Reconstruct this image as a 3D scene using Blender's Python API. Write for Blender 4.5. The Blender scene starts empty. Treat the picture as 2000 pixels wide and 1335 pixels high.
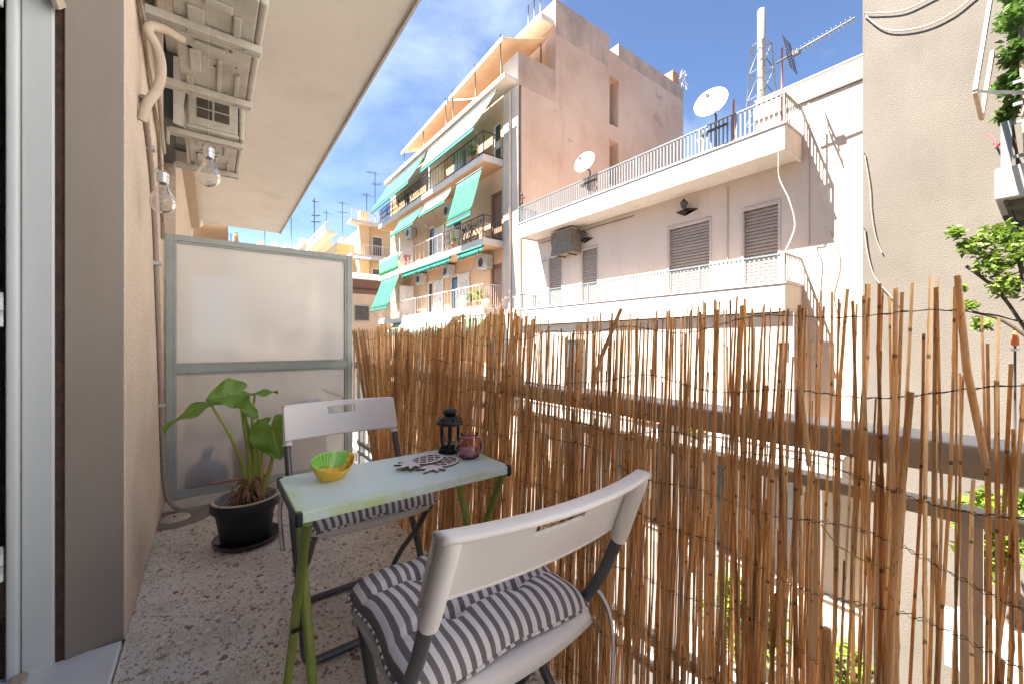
import bpy, math, random
from math import sin, cos, pi, radians, sqrt, atan2, exp
from mathutils import Vector, Matrix, Euler

# ------------------------------------------------------------------ camera, world, sun
scene = bpy.context.scene
COL = scene.collection
random.seed(7)
CAM_H = 1.03
cam_d = bpy.data.cameras.new("camera")
cam_d.lens = 14.184
cam_d.sensor_width = 36.0
cam_d.clip_start = 0.02
cam_d.clip_end = 2000
cam = bpy.data.objects.new("camera", cam_d)
COL.objects.link(cam)
cam.location = (0, 0, CAM_H)
cam.rotation_euler = (radians(90), 0, -atan2(590, 788))
scene.camera = cam

SUN_EL, SUN_ROT = radians(59.8), radians(301.2)
world = bpy.data.worlds.new("World")
scene.world = world
world.use_nodes = True
wn, wl = world.node_tree.nodes, world.node_tree.links
wn.clear()
w_out = wn.new("ShaderNodeOutputWorld")
w_bg = wn.new("ShaderNodeBackground")
w_bg.inputs["Strength"].default_value = 0.05
w_sky = wn.new("ShaderNodeTexSky")
w_sky.sky_type = 'NISHITA'
w_sky.sun_disc = False
w_sky.sun_elevation = SUN_EL
w_sky.sun_rotation = SUN_ROT
w_sky.air_density = 0.5
w_sky.dust_density = 0.1
w_sky.ozone_density = 2.0
w_tc = wn.new("ShaderNodeTexCoord")
w_map = wn.new("ShaderNodeMapping")
w_map.inputs["Rotation"].default_value = (0.3, 0.5, 0.6)
w_map.inputs["Scale"].default_value = (1.3, 2.6, 2.4)
w_n = wn.new("ShaderNodeTexNoise")
w_n.inputs["Scale"].default_value = 1.15
w_n.inputs["Detail"].default_value = 9
w_n.inputs["Roughness"].default_value = 0.58
w_n.inputs["Distortion"].default_value = 0.5
w_r = wn.new("ShaderNodeValToRGB")
w_r.color_ramp.elements[0].position = 0.46
w_r.color_ramp.elements[0].color = (0, 0, 0, 1)
w_r.color_ramp.elements[1].position = 0.8
w_r.color_ramp.elements[1].color = (.52, .52, .52, 1)
w_mix = wn.new("ShaderNodeMixRGB")
w_mix.inputs["Color2"].default_value = (4.6, 5.2, 6.0, 1)
wl.new(w_tc.outputs["Generated"], w_map.inputs["Vector"])
wl.new(w_map.outputs["Vector"], w_n.inputs["Vector"])
wl.new(w_n.outputs["Fac"], w_r.inputs["Fac"])
wl.new(w_r.outputs["Color"], w_mix.inputs["Fac"])
wl.new(w_sky.outputs["Color"], w_mix.inputs["Color1"])
wl.new(w_mix.outputs["Color"], w_bg.inputs["Color"])
wl.new(w_bg.outputs["Background"], w_out.inputs["Surface"])

sun_d = bpy.data.lights.new("sun", 'SUN')
sun_d.energy = 4.9
sun_d.angle = radians(0.55)
sun_d.color = (1.0, 0.93, 0.83)
sun = bpy.data.objects.new("sun", sun_d)
COL.objects.link(sun)
sun.rotation_euler = Vector((-0.432, 0.262, 0.864)).to_track_quat('Z', 'Y').to_euler()

scene.view_settings.view_transform = 'Standard'
scene.view_settings.look = 'None'
scene.view_settings.exposure = 2.95
scene.view_settings.gamma = 1.0
scene.view_settings.use_curve_mapping = False
scene.render.engine = 'CYCLES'
cy = scene.cycles
cy.max_bounces = 9
cy.diffuse_bounces = 6
cy.glossy_bounces = 4
cy.transmission_bounces = 8
cy.transparent_max_bounces = 12
cy.sample_clamp_indirect = 6
cy.use_denoising = True
cy.caustics_reflective = False
cy.caustics_refractive = False

# ------------------------------------------------------------------ materials
def lnk(nt, a, b): nt.links.new(a, b)

def mat(name, c1, c2=None, scale=6.0, rough=0.6, bump=0.0, bscale=90.0, metal=0.0, stretch=(1, 1, 1),
        rnd=0.0, streak=None, streak_s=(3, 3, .25), streak_amt=.6, lo=.35, hi=.65, spec=.4, bdist=.01, trans=0.0, spots=None):
    """procedural principled material: two-tone noise in world space, optional run-off streaks, per-object variation, bump"""
    m = bpy.data.materials.new(name)
    m.use_nodes = True
    nt = m.node_tree
    b = nt.nodes["Principled BSDF"]
    b.inputs["Roughness"].default_value = rough
    b.inputs["Metallic"].default_value = metal
    b.inputs["Specular IOR Level"].default_value = spec
    if c2 is None:
        c2 = tuple(x * .86 for x in c1)
    g = nt.nodes.new("ShaderNodeNewGeometry")
    mp = nt.nodes.new("ShaderNodeMapping")
    mp.inputs["Scale"].default_value = stretch
    lnk(nt, g.outputs["Position"], mp.inputs["Vector"])
    n = nt.nodes.new("ShaderNodeTexNoise")
    n.inputs["Scale"].default_value = scale
    n.inputs["Detail"].default_value = 7
    n.inputs["Roughness"].default_value = .62
    lnk(nt, mp.outputs["Vector"], n.inputs["Vector"])
    mr = nt.nodes.new("ShaderNodeMapRange")
    mr.inputs["From Min"].default_value = lo
    mr.inputs["From Max"].default_value = hi
    lnk(nt, n.outputs["Fac"], mr.inputs["Value"])
    mx = nt.nodes.new("ShaderNodeMixRGB")
    mx.inputs["Color1"].default_value = (*c1, 1)
    mx.inputs["Color2"].default_value = (*c2, 1)
    lnk(nt, mr.outputs["Result"], mx.inputs["Fac"])
    out = mx.outputs["Color"]
    if streak:
        mp2 = nt.nodes.new("ShaderNodeMapping")
        mp2.inputs["Scale"].default_value = streak_s
        lnk(nt, g.outputs["Position"], mp2.inputs["Vector"])
        n2 = nt.nodes.new("ShaderNodeTexNoise")
        n2.inputs["Scale"].default_value = 1.0
        n2.inputs["Detail"].default_value = 8
        n2.inputs["Roughness"].default_value = .7
        lnk(nt, mp2.outputs["Vector"], n2.inputs["Vector"])
        r2 = nt.nodes.new("ShaderNodeMapRange")
        r2.inputs["From Min"].default_value = .52
        r2.inputs["From Max"].default_value = .78
        r2.inputs["To Max"].default_value = streak_amt
        lnk(nt, n2.outputs["Fac"], r2.inputs["Value"])
        m2 = nt.nodes.new("ShaderNodeMixRGB")
        m2.inputs["Color2"].default_value = (*streak, 1)
        lnk(nt, out, m2.inputs["Color1"])
        lnk(nt, r2.outputs["Result"], m2.inputs["Fac"])
        out = m2.outputs["Color"]
    if spots:           # (colour, scale, threshold): scattered small marks with soft rims
        n4 = nt.nodes.new("ShaderNodeTexNoise")
        n4.inputs["Scale"].default_value = spots[1]
        n4.inputs["Detail"].default_value = 5
        n4.inputs["Roughness"].default_value = .7
        lnk(nt, g.outputs["Position"], n4.inputs["Vector"])
        r4 = nt.nodes.new("ShaderNodeMapRange")
        r4.inputs["From Min"].default_value = spots[2]
        r4.inputs["From Max"].default_value = spots[2] + .06
        r4.inputs["To Max"].default_value = .8
        lnk(nt, n4.outputs["Fac"], r4.inputs["Value"])
        m4 = nt.nodes.new("ShaderNodeMixRGB")
        m4.inputs["Color2"].default_value = (*spots[0], 1)
        lnk(nt, out, m4.inputs["Color1"])
        lnk(nt, r4.outputs["Result"], m4.inputs["Fac"])
        out = m4.outputs["Color"]
    if rnd:
        oi = nt.nodes.new("ShaderNodeObjectInfo")
        hs = nt.nodes.new("ShaderNodeHueSaturation")
        r3 = nt.nodes.new("ShaderNodeMapRange")
        r3.inputs["To Min"].default_value = 1 - rnd
        r3.inputs["To Max"].default_value = 1 + rnd
        lnk(nt, oi.outputs["Random"], r3.inputs["Value"])
        lnk(nt, r3.outputs["Result"], hs.inputs["Value"])
        lnk(nt, out, hs.inputs["Color"])
        out = hs.outputs["Color"]
    lnk(nt, out, b.inputs["Base Color"])
    if bump:
        n3 = nt.nodes.new("ShaderNodeTexNoise")
        n3.inputs["Scale"].default_value = bscale
        n3.inputs["Detail"].default_value = 4
        lnk(nt, g.outputs["Position"], n3.inputs["Vector"])
        bp = nt.nodes.new("ShaderNodeBump")
        bp.inputs["Strength"].default_value = bump
        bp.inputs["Distance"].default_value = bdist
        lnk(nt, n3.outputs["Fac"], bp.inputs["Height"])
        lnk(nt, bp.outputs["Normal"], b.inputs["Normal"])
    if trans:
        tr = nt.nodes.new("ShaderNodeBsdfTranslucent")
        lnk(nt, out, tr.inputs["Color"])
        ms = nt.nodes.new("ShaderNodeMixShader")
        ms.inputs["Fac"].default_value = trans
        lnk(nt, b.outputs["BSDF"], ms.inputs[1])
        lnk(nt, tr.outputs["BSDF"], ms.inputs[2])
        lnk(nt, ms.outputs["Shader"], nt.nodes["Material Output"].inputs["Surface"])
    return m

M = {}
M['stucco'] = mat('house_stucco', (.61, .52, .435), (.54, .455, .38), 3, .85, .75, 70, bdist=.014, spots=((.42, .34, .27), 6, .68))
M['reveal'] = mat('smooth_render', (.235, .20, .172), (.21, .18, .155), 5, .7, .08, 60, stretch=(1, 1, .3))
M['soffit'] = mat('ceiling_paint', (.76, .72, .67), (.71, .67, .62), 2.2, .8, .06, 140, streak=(.36, .28, .21), streak_s=(2.4, 2.4, 2.4), streak_amt=.3, spots=((.26, .20, .15), 9, .73))
M['fascia'] = mat('slab_edge_paint', (.55, .52, .49), None, 5, .8)
M['frame'] = mat('pale_grey_paint', (.56, .60, .62), (.52, .555, .575), 7, .42, .05, 70, stretch=(1, 1, .2))
M['screen_frame'] = mat('grey_green_paint', (.30, .335, .325), (.26, .29, .28), 9, .45, .08, 80, streak=(.18, .17, .15), streak_s=(9, 9, 1.5), streak_amt=.5)
M['rust'] = mat('rusty_iron', (.035, .022, .016), (.085, .045, .028), 28, .8, .3, 60)
M['black'] = mat('black_gap', (.006, .006, .006), None, 5, .9)
M['dark_room'] = mat('dark_interior', (.02, .018, .016), None, 5, .9)  # near-black colour stands in for the shade inside openings
M['marble'] = mat('white_marble', (.74, .75, .77), (.60, .62, .66), 5, .28, .04, 40, lo=.3, hi=.7)
M['kerb'] = mat('kerb_marble', (.60, .57, .54), (.42, .39, .36), 7, .55, .1, 50)
M['cement_patch'] = mat('brown_cement', (.26, .225, .20), (.2, .175, .155), 15, .85, .3, 100)
M['plastic_white'] = mat('white_plastic', (.80, .785, .76), (.78, .765, .74), 4, .38, .015, 500)
M['tube_grey'] = mat('grey_lacquered_steel', (.125, .13, .135), (.105, .108, .11), 14, .32, .03, 200, metal=.35)
M['tube_light'] = mat('light_steel', (.48, .49, .5), None, 14, .3, metal=.6)
M['table_leg'] = mat('lime_green_paint', (.33, .42, .09), (.27, .36, .075), 18, .4, .05, 90, streak=(.5, .56, .2), streak_s=(14, 14, 3), streak_amt=.5)
M['cap_black'] = mat('black_plastic', (.012, .014, .02), None, 9, .32)
M['lantern'] = mat('black_enamel', (.013, .014, .017), None, 9, .38, .04, 120)
M['pot'] = mat('black_plant_pot', (.012, .015, .022), (.018, .02, .026), 12, .5, .05, 90)
M['pot_rim'] = mat('beige_pot_rim', (.50, .45, .37), (.42, .37, .30), 14, .6, .1, 90)
M['pot_in'] = mat('grey_pot_inside', (.33, .37, .40), (.27, .30, .32), 12, .5)
M['saucer'] = mat('dark_saucer', (.045, .032, .024), (.09, .07, .055), 18, .3)
M['soil'] = mat('soil', (.075, .045, .03), (.15, .09, .055), 60, .95, .9, 90, bdist=.02)
M['stem'] = mat('leaf_stalk', (.33, .42, .09), (.42, .46, .13), 9, .5, trans=.15)
M['dry'] = mat('dry_leaf', (.34, .20, .11), (.17, .085, .045), 34, .85, .4, 60, rnd=.25)
M['yellow'] = mat('yellow_glaze', (.84, .53, .05), (.78, .45, .03), 22, .16, .35, 70, spec=.6)
M['yellow_in'] = mat('yellow_textured_glaze', (.84, .52, .05), (.78, .38, .03), 90, .2, .7, 130, spec=.6)
M['green_glaze'] = mat('green_glaze', (.10, .40, .03), (.17, .5, .05), 40, .2, spec=.6)
M['green_rib'] = mat('pale_green_rib', (.50, .74, .25), (.40, .66, .18), 40, .25)
M['trivet'] = mat('greyish_wood_top', (.74, .69, .70), (.66, .61, .61), 40, .6, .2, 150)
M['trivet_side'] = mat('dark_wood_core', (.17, .10, .065), None, 40, .7)
M['candle'] = mat('candle_wax', (.82, .80, .78), None, 9, .5, trans=.2)
M['tin'] = mat('tin', (.62, .62, .63), None, 20, .3, metal=.8)
M['wire_white'] = mat('thin_steel_wire', (.62, .60, .58), None, 20, .35, metal=.7)
M['wire'] = mat('rusty_binding_wire', (.035, .026, .022), (.06, .04, .03), 60, .7, metal=.3)
M['twine'] = mat('yellow_twine', (.55, .42, .10), None, 30, .7)
M['ac'] = mat('old_white_enamel', (.50, .48, .435), (.40, .375, .33), 9, .42, .03, 60, streak=(.20, .155, .11), streak_s=(9, 9, 5), streak_amt=.65)
M['ac_dark'] = mat('grille_dark', (.05, .045, .04), (.08, .065, .05), 30, .8)
M['bracket'] = mat('bracket_enamel', (.50, .475, .43), (.43, .40, .35), 12, .5, .05, 60, streak=(.18, .12, .08), streak_s=(18, 18, 9), streak_amt=.5)
M['conduit'] = mat('taupe_conduit', (.30, .245, .205), (.26, .21, .175), 12, .6)
M['rope'] = mat('brown_cable', (.30, .23, .175), (.2, .15, .11), 60, .9, .3, 120)
M['insul'] = mat('pipe_insulation', (.46, .385, .31), (.40, .33, .265), 9, .75, .1, 60)
M['wood_plank'] = mat('tan_plaster_beam', (.47, .365, .26), (.41, .31, .215), 8, .8, .2, 70, stretch=(4, .6, 4))
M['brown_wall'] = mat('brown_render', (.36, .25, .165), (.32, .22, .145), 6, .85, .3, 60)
M['blue_gas'] = mat('blue_cylinder_paint', (.03, .36, .90), (.03, .32, .85), 9, .35)
M['pink_bucket'] = mat('pink_plastic', (.80, .20, .27), None, 9, .4)
M['blue_cloth'] = mat('blue_cloth', (.16, .31, .62), (.22, .38, .66), 12, .8)
M['white_wall'] = mat('white_facade_paint', (.60, .495, .415), (.56, .455, .375), 1.2, .85, .1, 60, streak=(.36, .29, .24), streak_s=(1.6, 1.6, .22), streak_amt=.45, spots=((.40, .32, .27), 2.3, .66))
M['pure_white'] = mat('white_limewash', (.80, .78, .75), (.77, .75, .72), 2, .85, .05, 60)
M['white_slab'] = mat('white_slab_paint', (.58, .525, .48), (.54, .485, .435), 1.6, .85, .06, 60, streak=(.30, .235, .19), streak_s=(3.5, 3.5, .4), streak_amt=.5)
M['white_rail'] = mat('white_rail_paint', (.165, .19, .205), (.14, .16, .17), 5, .5)
M['white_trim'] = mat('window_trim', (.50, .43, .385), None, 5, .7)
M['shutter'] = mat('brown_roller_slat', (.29, .235, .20), (.24, .195, .165), 9, .6, rnd=.06)
M['brick'] = mat('flaking_parapet', (.55, .35, .235), (.46, .245, .15), 3.2, .9, .4, 40, stretch=(1, .5, 2.5), streak=(.7, .55, .43), streak_s=(2, 2, 5), streak_amt=.7)
M['pink'] = mat('pink_render', (.50, .38, .305), (.43, .29, .22), .42, .9, .3, 35, streak=(.30, .215, .17), streak_s=(1.0, 1.0, .10), streak_amt=.6, spots=((.36, .25, .195), .9, .64))
M['pink_stain'] = mat('stained_pink_render', (.46, .335, .265), (.28, .215, .175), 1.2, .9, .3, 35, stretch=(1, 1, .5))
M['peach'] = mat('peach_facade_paint', (.58, .375, .225), (.54, .34, .195), .8, .85, .05, 60)
M['peach_pier'] = mat('pale_pier_paint', (.60, .515, .44), None, 1, .85)
M['slab'] = mat('pale_slab_paint', (.60, .54, .48), (.54, .475, .415), 2, .85)
M['slab_under'] = mat('peach_soffit', (.60, .37, .22), None, 2, .85)
M['awning'] = mat('green_awning_cloth', (.045, .235, .15), (.038, .20, .13), 2, .8, trans=.4)
M['awning_pale'] = mat('faded_awning_cloth', (.25, .40, .31), (.21, .35, .27), 2, .8, trans=.4)
M['awning_dark'] = mat('dark_green_valance', (.012, .15, .11), None, 3, .8)
M['canopy'] = mat('cream_canopy', (.62, .47, .335), (.57, .42, .29), 1.5, .8, trans=.25)
M['net'] = mat('green_net', (.10, .50, .22), (.16, .58, .28), 6, .8, trans=.4)
M['iron'] = mat('dark_iron', (.045, .045, .05), None, 9, .5)
M['iron_pale'] = mat('pale_iron', (.62, .57, .52), None, 9, .5)
M['door_brown'] = mat('brown_door', (.25, .145, .095), None, 4, .6)
M['white_pvc'] = mat('white_shutters', (.76, .74, .72), None, 4, .5)
M['glass_dark'] = mat('dark_pane', (.035, .045, .05), (.06, .07, .075), 2, .12, spec=.6)
M['cement'] = mat('rough_cement', (.142, .126, .108), (.118, .104, .088), .8, .95, .42, 60, bdist=.02, streak=(.165, .145, .122), streak_s=(1.5, 1.5, .25), streak_amt=.5)
M['concrete'] = mat('white_concrete', (.40, .385, .365), (.33, .315, .29), 4, .85, .1, 50)
M['yellow_wall'] = mat('yellow_facade', (.60, .45, .26), (.56, .41, .225), 1, .85)
M['cream_wall'] = mat('cream_facade', (.60, .49, .36), None, 1, .85)
M['pale_wall'] = mat('pale_far_facade', (.62, .53, .43), None, .6, .85)
M['rose_wall'] = mat('rose_far_facade', (.74, .54, .45), None, .6, .85)
M['far_reed'] = mat('far_reed_screen', (.22, .13, .09), (.16, .09, .06), 8, .9, stretch=(6, 6, .3))
M['asphalt'] = mat('asphalt', (.06, .06, .062), (.045, .045, .047), 20, .9, .4, 80)
M['pavement'] = mat('pavement_slabs', (.13, .12, .108), (.105, .097, .088), 3, .85, .2, 40)
M['kerb_stone'] = mat('kerb_stone', (.5, .48, .45), None, 4, .8)
M['grey_metal'] = mat('galvanised', (.42, .44, .45), (.36, .37, .38), 6, .42, metal=.45)
M['pipe_white'] = mat('chimney_pipe_paint', (.36, .37, .38), (.31, .31, .32), 3, .45)
M['dish'] = mat('white_dish', (.78, .76, .73), None, 4, .45)
M['red_pole'] = mat('red_brown_pole', (.42, .16, .11), None, 8, .6)
M['grey_rail'] = mat('grey_handrail_paint', (.46, .47, .485), (.40, .41, .42), 10, .38, .05, 90, streak=(.17, .14, .12), streak_s=(9, 9, 9), streak_amt=.4)
M['baluster'] = mat('grey_baluster_paint', (.58, .57, .56), (.5, .49, .48), 12, .5)
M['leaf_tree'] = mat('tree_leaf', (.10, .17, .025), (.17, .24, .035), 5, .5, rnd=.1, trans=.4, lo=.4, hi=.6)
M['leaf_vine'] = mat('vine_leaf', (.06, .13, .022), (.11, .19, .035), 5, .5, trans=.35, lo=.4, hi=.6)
M['leaf_yellow'] = mat('yellow_green_leaf', (.20, .26, .025), (.12, .19, .02), 6, .5, trans=.45)  # yellow-green is the leaves' own tone
M['bark'] = mat('bark', (.07, .052, .038), None, 20, .9, .5, 50)
M['orange'] = mat('orange_cloth', (.62, .16, .05), None, 6, .8)
M['terracotta'] = mat('terracotta', (.50, .19, .10), None, 8, .8)
M['red_cord'] = mat('red_cord', (.45, .04, .05), None, 8, .7)
M['flower'] = mat('pink_flower', (.62, .13, .14), None, 8, .7, trans=.3)
M['nest'] = mat('dirty_old_grille', (.12, .095, .075), (.27, .23, .19), 22, .95, .8, 30, bdist=.03)
M['gold'] = mat('gold_letter', (.80, .55, .16), None, 8, .4)
M['floor2'] = mat('neighbour_tiles', (.58, .52, .47), None, 6, .7)
M['curtain'] = mat('pale_fabric', (.84, .83, .80), None, 6, .8, trans=.8)

def reed_material(loose=False):
    m = bpy.data.materials.new('split_reed')
    m.use_nodes = True
    nt = m.node_tree
    b = nt.nodes["Principled BSDF"]
    b.inputs["Roughness"].default_value = .42
    g = nt.nodes.new("ShaderNodeNewGeometry")
    oi = nt.nodes.new("ShaderNodeObjectInfo")
    def noise(stretch, detail=5):
        mp = nt.nodes.new("ShaderNodeMapping")
        mp.inputs["Scale"].default_value = stretch
        lnk(nt, g.outputs["Position"], mp.inputs["Vector"])
        n = nt.nodes.new("ShaderNodeTexNoise")
        n.inputs["Scale"].default_value = 1
        n.inputs["Detail"].default_value = detail
        lnk(nt, mp.outputs["Vector"], n.inputs["Vector"])
        return n
    n1 = noise((150, 150, 2.2))
    n2 = noise((260, 260, 26))
    add = nt.nodes.new("ShaderNodeMath")
    add.operation = 'MULTIPLY_ADD'
    add.inputs[1].default_value = .55
    lnk(nt, oi.outputs["Random"], add.inputs[0])
    lnk(nt, n1.outputs["Fac"], add.inputs[2])
    r = nt.nodes.new("ShaderNodeValToRGB")
    e = r.color_ramp.elements
    e[0].position = .36
    e[0].color = (.31, .155, .066, 1)
    e[1].position = 1.0
    e[1].color = (.84, .645, .41, 1)
    x = e.new(.62)
    x.color = (.69, .41, .18, 1)
    x = e.new(.8)
    x.color = (.80, .53, .265, 1)
    lnk(nt, add.outputs["Value"], r.inputs["Fac"])
    mr = nt.nodes.new("ShaderNodeMapRange")
    mr.inputs["From Min"].default_value = .62
    mr.inputs["From Max"].default_value = .75
    mr.inputs["To Max"].default_value = .75
    lnk(nt, n2.outputs["Fac"], mr.inputs["Value"])
    mx = nt.nodes.new("ShaderNodeMixRGB")
    mx.inputs["Color2"].default_value = (.22, .095, .04, 1)
    lnk(nt, r.outputs["Color"], mx.inputs["Color1"])
    lnk(nt, mr.outputs["Result"], mx.inputs["Fac"])
    # dark joints every hand's breadth, set at a different height on each reed, and grey weathered lengths
    tc = nt.nodes.new("ShaderNodeTexCoord")
    sz = nt.nodes.new("ShaderNodeSeparateXYZ")
    lnk(nt, tc.outputs["Object"], sz.inputs["Vector"])
    n3 = noise((120, 120, 0), 1)
    j1 = nt.nodes.new("ShaderNodeMath")
    j1.operation = 'MULTIPLY_ADD'
    j1.inputs[1].default_value = 7.3
    lnk(nt, oi.outputs["Random"], j1.inputs[0])
    j0 = nt.nodes.new("ShaderNodeMath")
    j0.operation = 'MULTIPLY'
    j0.inputs[1].default_value = 2.0 if loose else 0.0
    lnk(nt, n3.outputs["Fac"], j0.inputs[0])
    lnk(nt, j0.outputs["Value"], j1.inputs[2])
    j2 = nt.nodes.new("ShaderNodeMath")
    j2.operation = 'MULTIPLY_ADD'
    j2.inputs[1].default_value = 5.1
    lnk(nt, sz.outputs["Z"], j2.inputs[0])
    lnk(nt, j1.outputs["Value"], j2.inputs[2])
    j3 = nt.nodes.new("ShaderNodeMath")
    j3.operation = 'FRACT'
    lnk(nt, j2.outputs["Value"], j3.inputs[0])
    j4 = nt.nodes.new("ShaderNodeMapRange")
    j4.inputs["From Min"].default_value = .035
    j4.inputs["From Max"].default_value = .02
    j4.inputs["To Max"].default_value = .8
    lnk(nt, j3.outputs["Value"], j4.inputs["Value"])
    mj = nt.nodes.new("ShaderNodeMixRGB")
    mj.inputs["Color2"].default_value = (.12, .055, .025, 1)
    lnk(nt, mx.outputs["Color"], mj.inputs["Color1"])
    lnk(nt, j4.outputs["Result"], mj.inputs["Fac"])
    n5 = noise((60, 60, 3.5))
    w5 = nt.nodes.new("ShaderNodeMapRange")
    w5.inputs["From Min"].default_value = .54
    w5.inputs["From Max"].default_value = .72
    w5.inputs["To Max"].default_value = .7
    lnk(nt, n5.outputs["Fac"], w5.inputs["Value"])
    mw = nt.nodes.new("ShaderNodeMixRGB")
    mw.inputs["Color2"].default_value = (.36, .285, .215, 1)
    lnk(nt, mj.outputs["Color"], mw.inputs["Color1"])
    lnk(nt, w5.outputs["Result"], mw.inputs["Fac"])
    mx = mw
    lnk(nt, mx.outputs["Color"], b.inputs["Base Color"])
    tr = nt.nodes.new("ShaderNodeBsdfTranslucent")
    lnk(nt, mx.outputs["Color"], tr.inputs["Color"])
    ms = nt.nodes.new("ShaderNodeMixShader")
    ms.inputs["Fac"].default_value = .55
    lnk(nt, b.outputs["BSDF"], ms.inputs[1])
    lnk(nt, tr.outputs["BSDF"], ms.inputs[2])
    lnk(nt, ms.outputs["Shader"], nt.nodes["Material Output"].inputs["Surface"])
    return m
M['reed'] = reed_material()
M['reed_loose'] = reed_material(True)

def terrazzo():
    m = bpy.data.materials.new('terrazzo')
    m.use_nodes = True
    nt = m.node_tree
    b = nt.nodes["Principled BSDF"]
    b.inputs["Roughness"].default_value = .5
    g = nt.nodes.new("ShaderNodeNewGeometry")
    dn = nt.nodes.new("ShaderNodeTexNoise")
    dn.inputs["Scale"].default_value = 38
    dn.inputs["Detail"].default_value = 2
    lnk(nt, g.outputs["Position"], dn.inputs["Vector"])
    dm = nt.nodes.new("ShaderNodeVectorMath")
    dm.operation = 'MULTIPLY_ADD'
    dm.inputs[1].default_value = (.018, .018, 0)
    lnk(nt, dn.outputs["Color"], dm.inputs[0])
    lnk(nt, g.outputs["Position"], dm.inputs[2])
    base = nt.nodes.new("ShaderNodeMixRGB")
    bn = nt.nodes.new("ShaderNodeTexNoise")
    bn.inputs["Scale"].default_value = 2.6
    bn.inputs["Detail"].default_value = 8
    lnk(nt, g.outputs["Position"], bn.inputs["Vector"])
    bm = nt.nodes.new("ShaderNodeMapRange")
    bm.inputs["From Min"].default_value = .42
    bm.inputs["From Max"].default_value = .62
    lnk(nt, bn.outputs["Fac"], bm.inputs["Value"])
    base.inputs["Color1"].default_value = (.70, .66, .59, 1)
    base.inputs["Color2"].default_value = (.55, .51, .445, 1)
    lnk(nt, bm.outputs["Result"], base.inputs["Fac"])
    out = base.outputs["Color"]
    #      scale, share of cells that hold a chip, size of the chip, chip colours
    layers = [(150, .72, .33, [(.76, .73, .67), (.38, .32, .27), (.66, .60, .50), (.30, .25, .21)]),
              (66, .55, .36, [(.30, .235, .20), (.76, .72, .66), (.36, .25, .20), (.50, .42, .31)]),
              (37, .11, .33, [(.24, .13, .11), (.30, .235, .19), (.74, .70, .64), (.30, .15, .12)])]
    for sc, share, size, cols in layers:
        mp = nt.nodes.new("ShaderNodeMapping")
        mp.inputs["Scale"].default_value = (1.0, .8, 1)
        mp.inputs["Rotation"].default_value = (0, 0, .5 + sc)
        lnk(nt, dm.outputs["Vector"], mp.inputs["Vector"])
        v = nt.nodes.new("ShaderNodeTexVoronoi")
        v.voronoi_dimensions = '2D'
        v.inputs["Scale"].default_value = sc
        lnk(nt, mp.outputs["Vector"], v.inputs["Vector"])
        sep = nt.nodes.new("ShaderNodeSeparateColor")
        lnk(nt, v.outputs["Color"], sep.inputs["Color"])
        # chip radius varies from cell to cell
        rad = nt.nodes.new("ShaderNodeMath")
        rad.operation = 'MULTIPLY'
        rad.inputs[1].default_value = size * 1.6
        lnk(nt, sep.outputs["Green"], rad.inputs[0])
        near = nt.nodes.new("ShaderNodeMath")
        near.operation = 'LESS_THAN'
        lnk(nt, v.outputs["Distance"], near.inputs[0])
        lnk(nt, rad.outputs["Value"], near.inputs[1])
        pick = nt.nodes.new("ShaderNodeMath")
        pick.operation = 'LESS_THAN'
        pick.inputs[1].default_value = share
        lnk(nt, sep.outputs["Red"], pick.inputs[0])
        fac = nt.nodes.new("ShaderNodeMath")
        fac.operation = 'MULTIPLY'
        lnk(nt, near.outputs["Value"], fac.inputs[0])
        lnk(nt, pick.outputs["Value"], fac.inputs[1])
        r = nt.nodes.new("ShaderNodeValToRGB")
        r.color_ramp.interpolation = 'CONSTANT'
        e = r.color_ramp.elements
        e[0].position = 0
        e[0].color = (*cols[0], 1)
        e[1].position = .75
        e[1].color = (*cols[3], 1)
        k = e.new(.3)
        k.color = (*cols[1], 1)
        k = e.new(.55)
        k.color = (*cols[2], 1)
        lnk(nt, sep.outputs["Blue"], r.inputs["Fac"])
        mx = nt.nodes.new("ShaderNodeMixRGB")
        lnk(nt, fac.outputs["Value"], mx.inputs["Fac"])
        lnk(nt, out, mx.inputs["Color1"])
        lnk(nt, r.outputs["Color"], mx.inputs["Color2"])
        out = mx.outputs["Color"]
    # brown dirt that has settled in patches
    d2 = nt.nodes.new("ShaderNodeTexNoise")
    d2.inputs["Scale"].default_value = 4.5
    d2.inputs["Detail"].default_value = 9
    d2.inputs["Roughness"].default_value = .7
    lnk(nt, g.outputs["Position"], d2.inputs["Vector"])
    dr = nt.nodes.new("ShaderNodeMapRange")
    dr.inputs["From Min"].default_value = .52
    dr.inputs["From Max"].default_value = .74
    dr.inputs["To Max"].default_value = .55
    lnk(nt, d2.outputs["Fac"], dr.inputs["Value"])
    mx = nt.nodes.new("ShaderNodeMixRGB")
    mx.inputs["Color2"].default_value = (.25, .19, .13, 1)
    lnk(nt, dr.outputs["Result"], mx.inputs["Fac"])
    lnk(nt, out, mx.inputs["Color1"])
    lnk(nt, mx.outputs["Color"], b.inputs["Base Color"])
    bp = nt.nodes.new("ShaderNodeBump")
    bp.inputs["Strength"].default_value = .25
    bp.inputs["Distance"].default_value = .004
    lnk(nt, bn.outputs["Fac"], bp.inputs["Height"])
    lnk(nt, bp.outputs["Normal"], b.inputs["Normal"])
    return m
M['terrazzo'] = terrazzo()

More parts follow.
